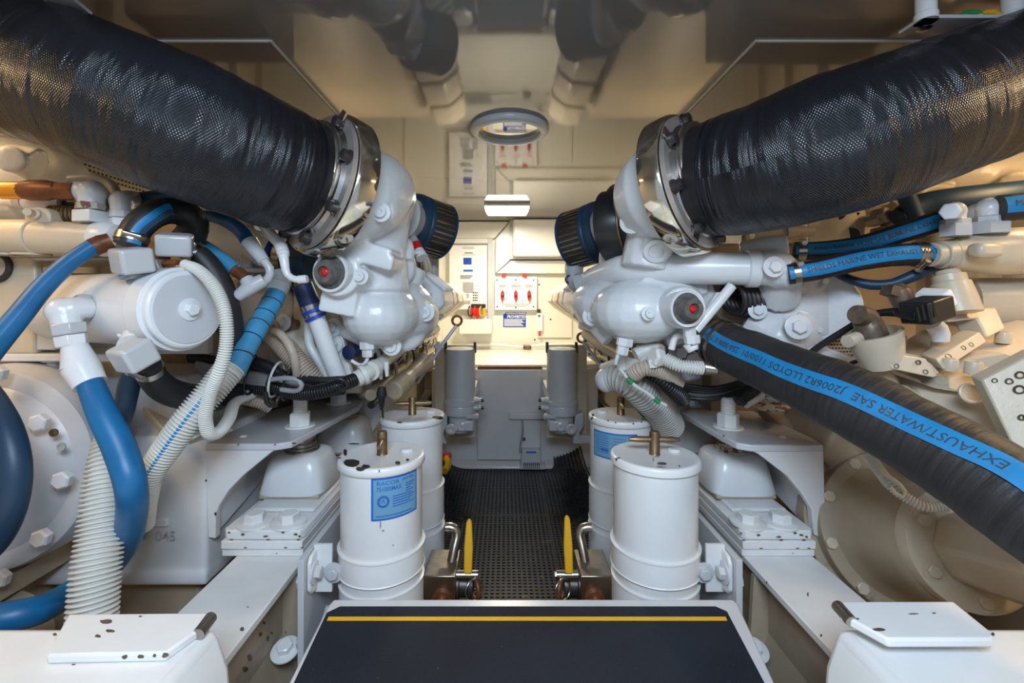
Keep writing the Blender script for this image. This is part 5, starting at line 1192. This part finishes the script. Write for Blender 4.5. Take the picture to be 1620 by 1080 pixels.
build('under_bolt', MB().lathe(P(85, 563, 1.0), (0, 0, -1), [(0, .02), (.012, .02), (.013, .012), (.025, .012)], 16), M['white'], t)
for px in (12, 50): build('stud_nut', MB().bolt(P(px, 404, .94), (0, 0, 1), .018, stud=.012), M['creamm'], t)
# oil cooler tube
t = thing('oil_cooler', 'cream horizontal cooler tube with rust-stained elbow, upper left', 'oil cooler', P(80, 400, .93))
build('tube', MB().cyl(P(62, 375, .93), P(180, 379, .92), R(26, .92), n=40), M['creamm'], t, bevel=.004)
build('saddle', MB().cyl(P(-150, 375, .93), P(62, 375, .93), R(28, .92), n=40), M['creamm'], t, bevel=.003)
build('lug', MB().poly([P(38, 352, .91), P(38, 336, .91), P(46, 328, .91), P(60, 326, .91), P(74, 330, .91), P(79, 338, .91), P(79, 352, .91)], (0, .03, 0)), M['creamm'], t, bevel=.003)
build('lug_bolt', MB().lathe(P(57, 339, .91), (.4, -1, 0), [(0, .011), (.012, .011), (.014, .007), (.03, .007)], 16), M['creamm'], t)
build('end_cap', MB().lathe(P(165, 378, .92), (1, -.25, 0), [(0, .036), (.03, .034), (.04, .026), (.045, 0)], 32), M['cast'], t)
hx = MB(); hx.lathe(P(145, 352, .91), (0, 0, 1), [(0, .030), (.022, .030), (.024, .028)], 4, ph=.6); build('square_base', hx, M['worn'], t, bevel=.003)
build('hex_nut', MB().hexa(P(145, 332, .91), (0, 0, 1), .026, .014), M['rustm'], t)
g = MB(); g.tube([(P(145, 325, .91), .022), (P(145, 308, .91), .023), (P(140, 303, .91), .022), (P(122, 303, .91), .021)], .02); g.ball(P(147, 304, .91), .024); build('elbow', g, M['cast'], t, cast=.0025, sm=3)
build('brown_nut', MB().lathe(P(92, 303, .9), (1, 0, 0), [(0, .018), (.036, .018)], 6), M['copper'], t); build('brown_ferrule', MB().lathe(P(36, 301, .9), (1, 0, 0), [(0, .017), (.012, .020), (.05, .020), (.07, .016)], 14), M['copper'], t)
build('orange_band', MB().cyl(P(3, 301, .9), P(38, 301, .9), .0172), M['orange'], t)
g = MB()
for i in range(7): g.torus(P(84+i*6.5, 340, .95), XA, .017, .0035, 20, 8)
build('spring', g, M['brass'], t)
t = thing('angle_fitting', 'white hex elbow fitting between the cooler elbow and the black arch hose', 'fitting', P(193, 352, .93))
build('base', MB().lathe(P(196, 360, .93), (0, 0, 1), [(0, .026), (.018, .026)], 6).lathe(P(194, 345, .93), (0, 0, 1), [(0, .022), (.014, .022), (.016, .018)], 8), M['white'], t, bevel=.002)
g = MB(); g.tube([(P(193, 335, .93), .020), (P(193, 322, .93), .020), (P(200, 315, .95), .018), (P(215, 314, 1.0), .016)], .02); g.ball(P(192, 318, .93), .021); build('elbow', g, M['cast'], t, cast=.0025, sm=3)
hose('water_hose', 'dark teal hose running level behind the rusty cooler elbow', [(98, 322, .97, 9), (160, 321, .98, 10), (230, 314, 1.0, 11), (300, 308, 1.02, 12), (360, 312, 1.04, 12)], M['bluedk'], single=True)
t = thing('hose_fitting', 'long white ferrule lying level over the cooler tube lug', 'fitting', P(60, 330, .95)); build('ferrule', MB().tube([(P(-20, 316, .95), .009), (P(20, 318, .95), .011), (P(45, 320, .95), .016), (P(98, 322, .96), .015)], .01), M['cast'], t); build('collar', MB().cyl(P(30, 318, .95), P(42, 319, .95), .017), M['grey'], t)
hose('water_hose', 'pale grey hose arching over the cooler elbows under the exhaust', [(112, 285, 1.0, 8), (150, 283, 1.0, 8), (175, 292, 1.0, 8), (187, 312, .98, 7)], M['greyd'], single=True)
# main blue hose with brown ferrule
def fhose(label, pts, m, fer, **k):
    t, path = hose('water_hose', label, pts, m, **k)
    for nm, (x0, y0, d0), (x1, y1, d1), r0, r1, mm in fer: ferrule(t, nm, P(x0, y0, d0), P(x1, y1, d1), R(r0, d0), R(r1, d1), mm)
    return t, path
fhose('bright blue hose with rust-brown ferrule slanting down to the left edge', [(148, 389, .84, 12), (110, 415, .82, 13), (70, 452, .80, 14.5), (30, 500, .77, 16), (-20, 560, .74, 18), (-80, 640, .72, 18)], M['blue'],
      [('brown_ferrule', (146, 392, .84), (160, 386, .85), 14, 14, M['copper']), ('brown_ferrule_end', (158, 386, .85), (176, 380, .86), 14, 12, M['copper']), ('hex_nut', (172, 379, .87), (190, 370, .9), 11, 10, M['white'])])
# white hydraulic cylinder with square union blocks
t = thing('hydraulic_cylinder', 'large white horizontal cylinder with flat round end cap and three union blocks', 'cylinder', P(220, 550, .88))
ca, cb_ = P(90, 487, .98), P(296, 489, .845); ax = (cb_-ca).normalized()
build('barrel', MB().lathe(ca, ax, [(0, .062), (.03, .070), (.15, .070), ((cb_-ca).length-.05, .071)], 64), M['white'], t, smooth=50)
build('end_ring', MB().lathe(cb_, ax, [(-.055, .068), (-.05, .078), (-.012, .078), (-.01, .072), (.0, .072), (.004, .068)], 64), M['white'], t, bevel=.001)
cap = build('end_cap', MB().lathe(cb_+ax*.0, ax, [(0, .064), (.006, .063), (.007, 0)], 64), M['greyp'], t)
build('cap_bolt', MB().bolt(cb_+ax*.007, ax, .012), M['white'], cap)
def union(name_, px, py, d, sx, sy, sz, rot, m=M['grey']): 
    return build('union_block', MB().box(P(px, py, d), (sx, sy, sz), rot), m, t, bevel=.006, bseg=3)
r1 = Matrix.Rotation(-.55, 3, 'Z') @ Matrix.Rotation(.18, 3, 'X') @ Matrix.Rotation(.10, 3, 'Y')
union('a', 209, 412, .80, .055, .050, .044, r1); union('b', 277, 387, .88, .058, .05, .042, Matrix.Rotation(.5, 3, 'Z') @ Matrix.Rotation(.25, 3, 'X')); union('c', 212, 562, .77, .052, .05, .044, Matrix.Rotation(-.4, 3, 'Z') @ Matrix.Rotation(.45, 3, 'X'))
def hexu(px, py, d, ax_, r, h, ph=0, m=M['white'], nm='hex_union', par=None): return build(nm, MB().lathe(P(px, py, d), ax_, [(0, r), (h*.9, r), (h, r*.9)], 6, ph=ph), m, par or t, bevel=.0015)
hexu(230, 466, .86, (-.2, -.25, 1), .040, .028, .3); hexu(226, 437, .84, (-.2, -.25, 1), .026, .02, .3, M['greyp']); build('teal_washer', MB().cyl(P(222, 436, .83), P(221, 432, .83), .031), M['label'], t)
hexu(232, 520, .86, (-.3, -.25, -1), .038, .028, .3); build('union_neck', MB().cyl(P(225, 530, .84), P(215, 550, .81), .028), M['white'], t)
build('hex_boss', MB().poly([P(195, 455, .835), P(228, 460, .83), P(256, 455, .83), P(252, 475, .82), P(200, 476, .83)], (0, .06, 0)), M['white'], t, bevel=.006)
hexu(152, 486, .86, (-.6, -1, .1), .034, .02, .2); hexu(140, 487, .835, (-.6, -1, .1), .026, .02, .2, M['grey'])
g = MB(); g.tube([(P(140, 487, .83), .021), (P(118, 488, .81), .021), (P(100, 492, .80), .022)], .02); g.tube([(P(100, 490, .80), .022), (P(104, 505, .80), .022), (P(110, 530, .80), .021)], .02); g.ball(P(98, 492, .80), .024)
build('street_elbow', g, M['cast'], t, cast=.0022, sm=3)
hexu(107, 512, .80, (.17, 0, -1), .0265, .02, .2, M['grey']); hexu(112, 530, .80, (.17, 0, -1), .024, .02, .5, M['white'])
build('end_gap_plate', MB().cyl(P(262, 420, .95), P(250, 425, .95), .02), M['worn'], t)
fhose('blue hose with white ferrule falling in an S through the left foreground', [(140, 600, .79, 17), (163, 655, .77, 20), (190, 710, .76, 22), (207, 765, .75, 21.5), (208, 820, .79, 21), (192, 872, .86, 19), (150, 915, .89, 19), (100, 945, .86, 20), (50, 968, .78, 22), (-20, 980, .75, 22), (-80, 985, .74, 22)], M['blue'],
      [('white_ferrule', (118, 548, .80), (128, 580, .795), 17, 25, M['white']), ('white_ferrule_skirt', (128, 580, .795), (143, 608, .79), 25, 22, M['white'])])
hose('water_hose', 'short dark blue hose hanging behind the lower union block', [(212, 580, .9, 14), (203, 615, .9, 15), (196, 650, .9, 14), (188, 680, .92, 13)], M['bluedk'], single=True)
hose('ribbed_hose', 'wide white ribbed hose standing in front of the left steel box', [(176, 682, .86, 16), (170, 730, .83, 22), (165, 780, .81, 26), (160, 840, .79, 28), (152, 900, .77, 29), (146, 985, .75, 29), (142, 1060, .74, 29)], M['bone'], n=32, corr=(.0030, .0078), single=True)
hose('water_hose', 'thick blue hose arcing over the gearbox flange at the left edge', [(-45, 600, .80, 20), (-12, 640, .78, 20), (14, 690, .76, 20), (24, 745, .75, 20.5), (18, 800, .75, 20), (-4, 850, .76, 20), (-40, 890, .76, 20)], M['bluedk'], single=True)
t, pth = hose('water_hose', 'black arch hose with blue stripe above the white union block', [(205, 388, .85, 21), (216, 362, .86, 21), (240, 341, .88, 21), (272, 333, .92, 21), (300, 342, .95, 22), (305, 365, .97, 22), (285, 388, .97, 21)], M['rubber'], n=28, ref=(0, -1, .0), stripe=(.5, 1.35, M['stripe'], .0, .42), clamps=((.06, .014, M['steelw'], (.7, -.8, .2)),))
g = MB()
for i in range(22): g.strip(pth, pth.L*(.07+i*.016), pth.L*(.07+i*.016)+.0025, .95, 1.30, .0022, n=1, m=3)
build('stripe_ticks', g, M['ink'], t, recalc=False)
hose('water_hose', 'long black hose curving down beside the round end cap', [(292, 392, .93, 17), (318, 408, .94, 18), (345, 445, .95, 19), (361, 495, .96, 19), (367, 545, .98, 18), (358, 590, 1.02, 18), (340, 625, 1.06, 16)], M['rubber'], n=24, clamps=((.05, .014, M['steel'], (.3, -1, .3)),))
hose('water_hose', 'black hose elbowing right from the lower union block', [(232, 575, .83, 18), (243, 598, .86, 20), (264, 617, .9, 21), (300, 628, .96, 21), (340, 630, 1.02, 20), (372, 620, 1.08, 16)], M['rubber'], n=24, clamps=((.06, .014, M['steel'], (-.2, -1, -.3)),))
hose('ribbed_hose', 'thin white ribbed hose looping round the round end cap', [(292, 418, .86, 6.5), (315, 428, .84, 7.5), (340, 455, .83, 8.5), (356, 495, .82, 8.5), (358, 545, .82, 8.5), (346, 590, .82, 8.5), (332, 625, .84, 8.5), (325, 660, .86, 8.5), (330, 684, .88, 8.5), (345, 684, .92, 8), (362, 662, .98, 8), (372, 635, 1.05, 7.5), (400, 622, 1.15, 7)], M['bone'], n=16, corr=(.0011, .0045), single=True)
t = thing('brass_fitting', 'small rusty brass tee beside the round end cap top', 'fitting', P(265, 422, .9))
build('body', MB().hexa(P(258, 410, .88), (0, 0, 1), .012, .02).hexa(P(262, 418, .87), (1, -.2, 0), .010, .03), M['copper'], t); build('sleeve', MB().cyl(P(272, 421, .87), P(292, 424, .86), .0075), M['steel'], t)
# blue taped hose running into a white ribbed sleeve
t, pth = hose('taped_hose', 'pale blue taped hose slanting up to the left engine', [(437, 465, 1.08, 15), (415, 505, 1.03, 15.5), (392, 545, .98, 16), (372, 590, .94, 15)], M['bluel'], n=24)
for k in (.12, .28, .42, .60, .8): build('tape_seam', MB().cyl(pth.pos(k*pth.L), pth.pos(k*pth.L+.002), pth.rad(0)*1.03), M['bluedk'], t)
build('grey_end', MB().tube([(P(437, 463, 1.085), .0235), (P(443, 447, 1.1), .025), (P(440, 435, 1.11), .025)], .02), M['greyp'], t); build('end_clamp', MB().cyl(P(440, 452, 1.09), P(443, 445, 1.1), .0262), M['grey'], t)
t, pth = hose('ribbed_hose', 'white ribbed sleeve with blue stripe slanting across the left engine', [(366, 580, .93, 20), (340, 612, .90, 20), (300, 660, .87, 19.5), (262, 712, .86, 18.5), (238, 750, .86, 16), (230, 790, .88, 14), (226, 830, .92, 13)], M['bone'], n=26, corr=(.0022, .0062), ref=(0, -1, .0))
build('slit_stripe', MB().strip(pth, pth.L*.12, pth.L*.72, -.35, -.15, .0030), M['stripe'], t)
for k in (.03, .70): build('cable_tie', MB().cyl(pth.pos(k*pth.L), pth.pos(k*pth.L+.006), pth.rad(k*pth.L)*1.14), M['bone'], t); build('tie_head', MB().box(pth.at(k*pth.L+.003, 0, .008), (.012, .012, .010)), M['bone'], t)
# blue hoses from behind towards engine, with white crimped ends
fhose('blue hose with white crimped end under the left exhaust hose', [(318, 340, 1.06, 8), (350, 346, 1.04, 10), (380, 364, 1.02, 11), (396, 386, 1.0, 12)], M['blue'],
      [('white_ferrule', (394, 382, 1.0), (418, 414, .99), 12.5, 9, M['grey'])])
hose('metal_pipe', 'white bent pipe end below the crimped blue hose', [(415, 410, .99, 6.5), (427, 425, .99, 6.5), (425, 440, .99, 6.5), (412, 448, .99, 7), (385, 465, .99, 8)], M['grey'], single=True, cat='pipe')
fhose('light blue hose with brown ferrule below the crimped blue hose', [(305, 378, 1.04, 8), (335, 396, 1.0, 9), (360, 416, .98, 10), (376, 430, .97, 10.5)], M['bluel'],
      [('brown_ferrule', (372, 427, .97), (390, 440, .965), 10, 8.5, M['copper'])])
t = thing('tee_fitting', 'white angled tee joining the brown ferrule, left engine', 'fitting', P(395, 460, .97)); build('body', MB().tube([(P(374, 470, .96), .012), (P(395, 455, .965), .016), (P(418, 442, .975), .015)], .015).cyl(P(388, 440, .965), P(398, 453, .965), .014), M['grey'], t, cast=.0022)
hose('water_hose', 'white hose with crimped collar dropping from the left clamp band', [(412, 350, 1.05, 8), (430, 372, 1.02, 8.5), (446, 392, 1.0, 8.5), (450, 415, .99, 7), (455, 435, .99, 5.5), (468, 442, .99, 5.5), (486, 441, .99, 6)], M['white'], clamps=((.52, .02, M['white']), (.58, .006, M['white']), (.95, .016, M['white'])))
hose('wire', 'thin olive wire under the left clamp band', [(376, 338, 1.04, 2), (395, 358, 1.03, 2), (420, 374, 1.02, 2), (440, 382, 1.02, 2)], M['wcable'], n=8, single=True, cat='wire')
hose('water_hose', 'beige ribbed hose slanting down the left engine front', [(428, 530, 1.16, 11), (450, 548, 1.14, 14), (475, 578, 1.13, 15), (498, 602, 1.14, 13), (512, 618, 1.16, 11)], M['boned'], n=22, corr=(.0022, .0065), single=True)
hose('water_hose', 'smooth beige hose looping over the beige ribbed hose', [(432, 522, 1.12, 5.5), (448, 532, 1.1, 6.5), (462, 555, 1.09, 6.5), (468, 580, 1.1, 6.5), (470, 600, 1.12, 6)], M['boned'], single=True)
hose('copper_pipe', 'thin copper pipe slanting behind the blue taped hose', [(330, 512, 1.2, 3), (380, 548, 1.18, 3.2), (430, 582, 1.16, 3.2), (455, 598, 1.15, 3)], M['copper'], single=True, n=10, cat='pipe')
# cable loom left
CB = [('grey', 'gcable', 0, 4), ('grey', 'gcable', 5, 4), ('grey', 'gcable', 10, 4), ('grey', 'gcable', 15, 4), ('grey', 'gcable', 20, 3.6)]
for i, (cn_, mt, dy, r) in enumerate(CB):
    hose('cable', ('topmost', 'second from top', 'middle', 'second from bottom', 'lowest')[i]+' grey cable in the tied loom above the left bracket', [(312, 574+dy, 1.15, r), (345, 582+dy, 1.13, r), (385, 588+dy*.8, 1.12, r), (420, 592+dy*.8, 1.11, r), (450, 596+dy*.8, 1.1, r), (470+i*3, 604+dy*.5, 1.1, r)], M[mt], n=10, group='grey cables in the left loom', single=True, cat='cable')
for i, (dy, r) in enumerate(((-9, 6), (-5, 5), (25, 6), (30, 6))):
    hose('cable', ('topmost black sleeve, over the grey cables', 'second black sleeve, just above the grey cables', 'upper black sleeve beneath the grey cables', 'lowest black sleeve beneath the grey cables')[i]+' at left', [(300, 572+dy, 1.17, r), (345, 580+dy, 1.15, r), (400, 590+dy*.9, 1.13, r), (450, 600+dy*.7, 1.12, r), (500, 607+dy*.5, 1.11, r), (545, 605+dy*.4, 1.1, r)], M['bkplastic'], n=14, group='black sleeves in the left loom', single=True, cat='cable', corr=(.0009, .006))
hose('conduit', 'short black ribbed conduit joining the white connector, left engine', [(430, 610, 1.09, 7), (470, 622, 1.07, 9), (510, 618, 1.06, 10), (540, 608, 1.07, 10), (562, 600, 1.1, 9)], M['bkplastic'], corr=(.0015, .006), single=True, cat='conduit')
hose('conduit', 'curved black ribbed conduit above the grey cables', [(372, 575, 1.1, 6), (395, 572, 1.09, 8), (420, 578, 1.09, 8), (445, 592, 1.08, 7)], M['bkplastic'], corr=(.0013, .005), single=True, cat='conduit')
hose('cable', 'grey cable bent in a hairpin loop on the left loom', [(430, 600, 1.05, 4), (455, 598, 1.04, 4), (474, 602, 1.04, 4), (478, 610, 1.04, 4), (470, 618, 1.05, 4), (445, 616, 1.06, 4)], M['gcable'], n=10, single=True, cat='cable')
hose('cable', 'thin black cable curling over the left bracket stud', [(470, 598, 1.04, 2.2), (500, 600, 1.03, 2.2), (530, 598, 1.03, 2.2), (546, 602, 1.03, 2.2), (548, 612, 1.05, 2.2), (520, 616, 1.06, 2.2), (480, 608, 1.06, 2.2)], M['bkplastic'], n=8, single=True, cat='cable')
hose('cable', 'thin black cable lying under the grey hairpin loop', [(420, 620, 1.06, 3.5), (424, 640, 1.06, 3.5), (436, 642, 1.07, 3.5), (440, 628, 1.08, 3.5), (500, 622, 1.09, 3)], M['bkplastic'], n=8, single=True, cat='cable')
hose('water_hose', 'beige smooth hose passing under the black cables at left', [(330, 640, 1.18, 9), (380, 628, 1.16, 10), (410, 634, 1.16, 10), (430, 645, 1.17, 9)], M['boned'], corr=(.0015, .006), single=True)
for i, (px, py) in enumerate(((398, 600), (432, 604), (456, 608), (437, 600))):
    m_ = 'bone' if i == 3 else 'bkplastic'
    build('cable_tie', MB().torus(P(px, py, 1.10), (1, .1, -.2), .036 if i < 3 else .042, .003, 30, 6), M[m_], label=('pale cable tie round the left loom, its only white one' if i == 3 else ('leftmost', 'middle', 'rightmost')[i]+' of the three black cable ties on the left loom'), cat='cable tie')
# left gearbox
t = thing('gearbox', 'white painted gearbox casing with cast numbers at left', 'gearbox', P(200, 930, 1.0))
def zz(py, d): return CZ-(py-CY)*d/F
g = MB(); xr = P(326, 0, 1.05).x
g.span((-1.2, 1.05, zz(925, 1.05)), (xr, 1.32, zz(690, 1.05))); g.span((-1.2, 1.08, zz(700, 1.05)), (xr-.07, 1.32, zz(600, 1.05))); g.span((-1.25, 1.043, zz(925, 1.05)), (xr+.002, 1.32, zz(905, 1.05)))
build('casing', g, M['white'], t, cast=.006, sm=8)
build('sump', MB().span((-1.1, 1.09, .04), (xr-.04, 1.3, zz(925, 1.05))), M['grime_shade'], t, bevel=.01)
build('top_rib', MB().poly([P(75, 588, .98), P(95, 585, .98), P(130, 605, .98), P(125, 690, .98), P(60, 640, .98)], (0, .04, 0)), M['white'], t, bevel=.01)
build('slant_cover', MB().poly([P(270, 690, 1.0), P(330, 660, 1.2), P(430, 640, 1.4), P(330, 610, 1.4), P(215, 630, 1.1)], (0, 0, -.02)), M['creamm'], t, bevel=.004)
build('cast_numbers', MB().add(*[(lambda q: (q[0], q[1]))((lambda vf: ([P(262, 848, 1.042)+XA*p.x+UP*p.y+YA*(.0) for p in vf[0]], vf[1]))(text_geo('045', .032, 'CENTER', .01)))][0]), M['grey'], t, recalc=False)
build('cast_number', text_flat(MB(), 'M', P(224, 847, 1.042), .030, bold=.01), M['grey'], t, recalc=False)
build('raised_pad', MB().span((P(222, 0, 1.04).x, 1.042, zz(834, 1.04)), (P(262, 0, 1.04).x, 1.06, zz(822, 1.04))), M['white'], t, bevel=.002)
c0 = P(-28, 745, .90); ax = Vector((.12, -1, .05)).normalized()
build('flange', MB().lathe(c0, ax, [(-.10, .208), (-.02, .206), (-.012, .203), (.0, .200), (.004, .192), (.002, .165)], 96), M['greyp'], t, smooth=40)
build('flange_dish', MB().lathe(c0, ax, [(.002, .166), (.012, .150), (.02, .13), (.05, .10), (.06, 0)], 72), M['greyp'], t, smooth=60)
U, V, W_ = frame(ax)
for px, py, big_ in ((67, 667, 1), (103, 757, 1), (70, 848, 1), (5, 912, 1), (0, 590, 1), (86, 684, 0), (98, 706, 0)):
    p = P(px, py, .885)
    if big_: build('flange_bolt', MB().lathe(p, ax, [(0, .0175), (.012, .0175), (.015, .014)], 6, ph=.3), M['cast'], t)
    else: build('flange_hole', MB().lathe(p, ax, [(0, .008), (.003, .008), (.003, .005), (.001, .004)], 16), M['brass' if px == 86 else 'greyd'], t)
build('lower_casting', MB().lathe(P(20, 1000, .95), (0, -1, 0), [(0, .09), (.03, .085), (.05, .06), (.05, 0)], 40), M['grime_shade'], t)
hose('wire', 'thin white wire rising from the gearbox top, left', [(300, 700, .98, 3), (320, 692, .98, 4), (345, 685, .99, 4), (368, 678, 1.0, 3)], M['wcable'], n=8, single=True, cat='wire')
# ------------------------------------------------------------------ paint chips where bare metal shows
def chips(par, lst, hit, m='dark', n_=(0, 0, 1), th=.0007):
    """lst: (px, py, w px, h px); hit: pixel -> surface point"""
    g = MB(); rr = random.Random(len(lst))
    for px, py, w, h in lst:
        k = 9; pts = []
        for i in range(k):
            a = 2*PI*i/k; q = .6+.4*rr.random(); pts.append(hit(px+w/2*math.cos(a)*q, py+h/2*math.sin(a)*q))
        g.poly([p+Vector(n_)*th for p in pts], -Vector(n_)*.0012)
    build('bare_patch', g, M[m], par, kind='stuff', recalc=True)
O = {o.name: o for o in S.objects}
zc = CZ-.45+.012
chips(O['steel_box'], [(168, 983, 22, 8), (174, 998, 18, 6), (155, 1006, 12, 6), (222, 975, 6, 2), (87, 1003, 8, 4)], lambda a, b: Zp(a, b, zc), 'tarn')
fy = Zp(90, 1034, zc).y
def fr(y): return lambda a, b: P(a, b, y)
chips(O['steel_box'], [(198, 1026, 9, 6), (223, 1026, 12, 6), (245, 1025, 6, 5), (262, 1025, 11, 7), (117, 1037, 13, 7)], lambda a, b: Zp(a, 1036-(a-73)*.021, zc)+Vector((0, -.0005, -(b-1022)*.0009)), 'tarn', (0, -1, 0))
zc2 = CZ-.45+.026
chips(O['steel_box.001'], [(1390, 996, 24, 6), (1332, 956, 6, 4), (1445, 971, 18, 2), (1478, 970, 8, 2), (1571, 1003, 7, 5), (1357, 979, 6, 3)], lambda a, b: Zp(a, b, zc2), 'tarn')
zl = zf
chips(O['fuel_filter'], [(556, 733, 36, 14), (546, 716, 8, 12), (579, 738, 14, 8), (560, 702, 20, 2)], lambda a, b: Zp(a, b, zl+.001), 'dark')
def cylhit(cx_, cy_, r):
    def f(a, b):
        dx = (a-CX)/F; # ray (dx,1,dz) meets vertical cylinder
        A = dx*dx+1; B = -2*(dx*cx_+cy_); C_ = cx_*cx_+cy_*cy_-r*r; dd = max(0, B*B-4*A*C_); t_ = (-B-dd**.5)/(2*A); return P(a, b, t_)
    return f
r1 = R(64.5, 1.0)*1.036; h1 = cylhit(P(604.5, 0, 1).x, 1.0, r1)
chips(O['fuel_filter'], [(570, 742, 20, 8), (629, 732, 12, 6), (645, 727, 6, 5), (600, 745, 2, 6)], h1, 'dark', (0, -1, 0))
h1b = cylhit(P(604.5, 0, 1).x, 1.0, R(64.5, 1.0)*.971)
chips(O['fuel_filter'], [(602, 828, 3, 22), (606, 839, 5, 4), (622, 862, 3, 3)], h1b, 'gcable', (0, -1, 0))
h2 = cylhit(P(1035.5, 0, 1).x, 1.0, R(66, 1.0)*1.036)
chips(O['fuel_filter.001'], [(1047, 733, 16, 6), (1075, 737, 3, 3)], h2, 'dark', (0, -1, 0)); chips(O['fuel_filter.001'], [(1039, 722, 10, 3), (1034, 727, 3, 7)], lambda a, b: Zp(a, b, zf+.001), 'gcable')
h3 = cylhit(P(982, 0, 1.326).x, 1.326, R(48.5, 1.326)*1.036)
chips(O['fuel_filter.003'], [(938, 656, 4, 4), (962, 665, 3, 3), (974, 668, 3, 3), (1002, 670, 3, 3), (1015, 667, 4, 2)], h3, 'dark', (0, -1, 0)); chips(O['fuel_filter.003'], [(1024, 655, 12, 10)], lambda a, b: Zp(a, b, CZ-.3385), 'dark')
h4 = cylhit(P(652.5, 0, 1.326).x, 1.326, R(48.5, 1.326)*1.036)
chips(O['fuel_filter.002'], [(632, 668, 9, 3), (697, 661, 10, 6)], h4, 'dark', (0, -1, 0)); chips(O['fuel_filter.002'], [(690, 660, 16, 5)], lambda a, b: Zp(a, b, CZ-.3385), 'dark')
# chips along the base plates and brackets
for nm, xs, py in (('mount_base_plate', (362, 384, 420, 448, 468, 474), 842), ('mount_base_plate.001', (1172, 1200, 1232, 1258, 1268, 1276), 843)):
    chips(O[nm], [(x, py+(i % 3)*3, 5+(i*7 % 5), 3+(i % 2)) for i, x in enumerate(xs)], fr(1.0195), 'tarn', (0, -1, 0))
    chips(O[nm], [(x+4, py+(24 if i % 2 else 11), 7, 1.6) for i, x in enumerate(xs)], fr(1.0165), 'copper', (0, -1, 0))
chips(O['engine_bracket'], [(377, 702.5, 3, 2), (465, 701, 9, 3), (435, 703, 4, 2), (326, 760, 3, 4), (341, 812, 4, 6)], fr(1.0525), 'dark', (0, -1, 0))
chips(O['engine_bracket.001'], [(1145, 689, 3, 3)], lambda a, b: Zp(a, b, zp+.0005), 'dark')
for nm, lst in (('trim_3', [(383, 995, 9, 8), (452, 1000, 4, 3), (392, 960, 4, 2)]), ('trim_4', [(1299, 1005, 4, 6), (1213, 921, 3, 4), (1278, 940, 3, 9)])):
    chips(O[nm], lst, lambda a, b: Zp(a, b, CZ-.58), 'tarn')
# water tap grime: rust spots on the girder webs and sole
wx = -.45-.03
chips(O['trim_3'], [(395, 1040, 8, 14), (388, 1058, 10, 10), (412, 1003, 5, 8), (424, 1010, 4, 12), (418, 985, 5, 5), (430, 1001, 4, 4)], lambda a, b: Xp(a, b, wx+.0008), 'tarn', (1, 0, 0))
chips(O['trim_3'], [(472, 985, 7, 14), (467, 990, 5, 6), (440, 1032, 6, 4), (434, 1040, 8, 4), (425, 1052, 4, 4), (459, 1060, 6, 3), (476, 972, 6, 8)], lambda a, b: Zp(a, b, .0+.03), 'tarn')
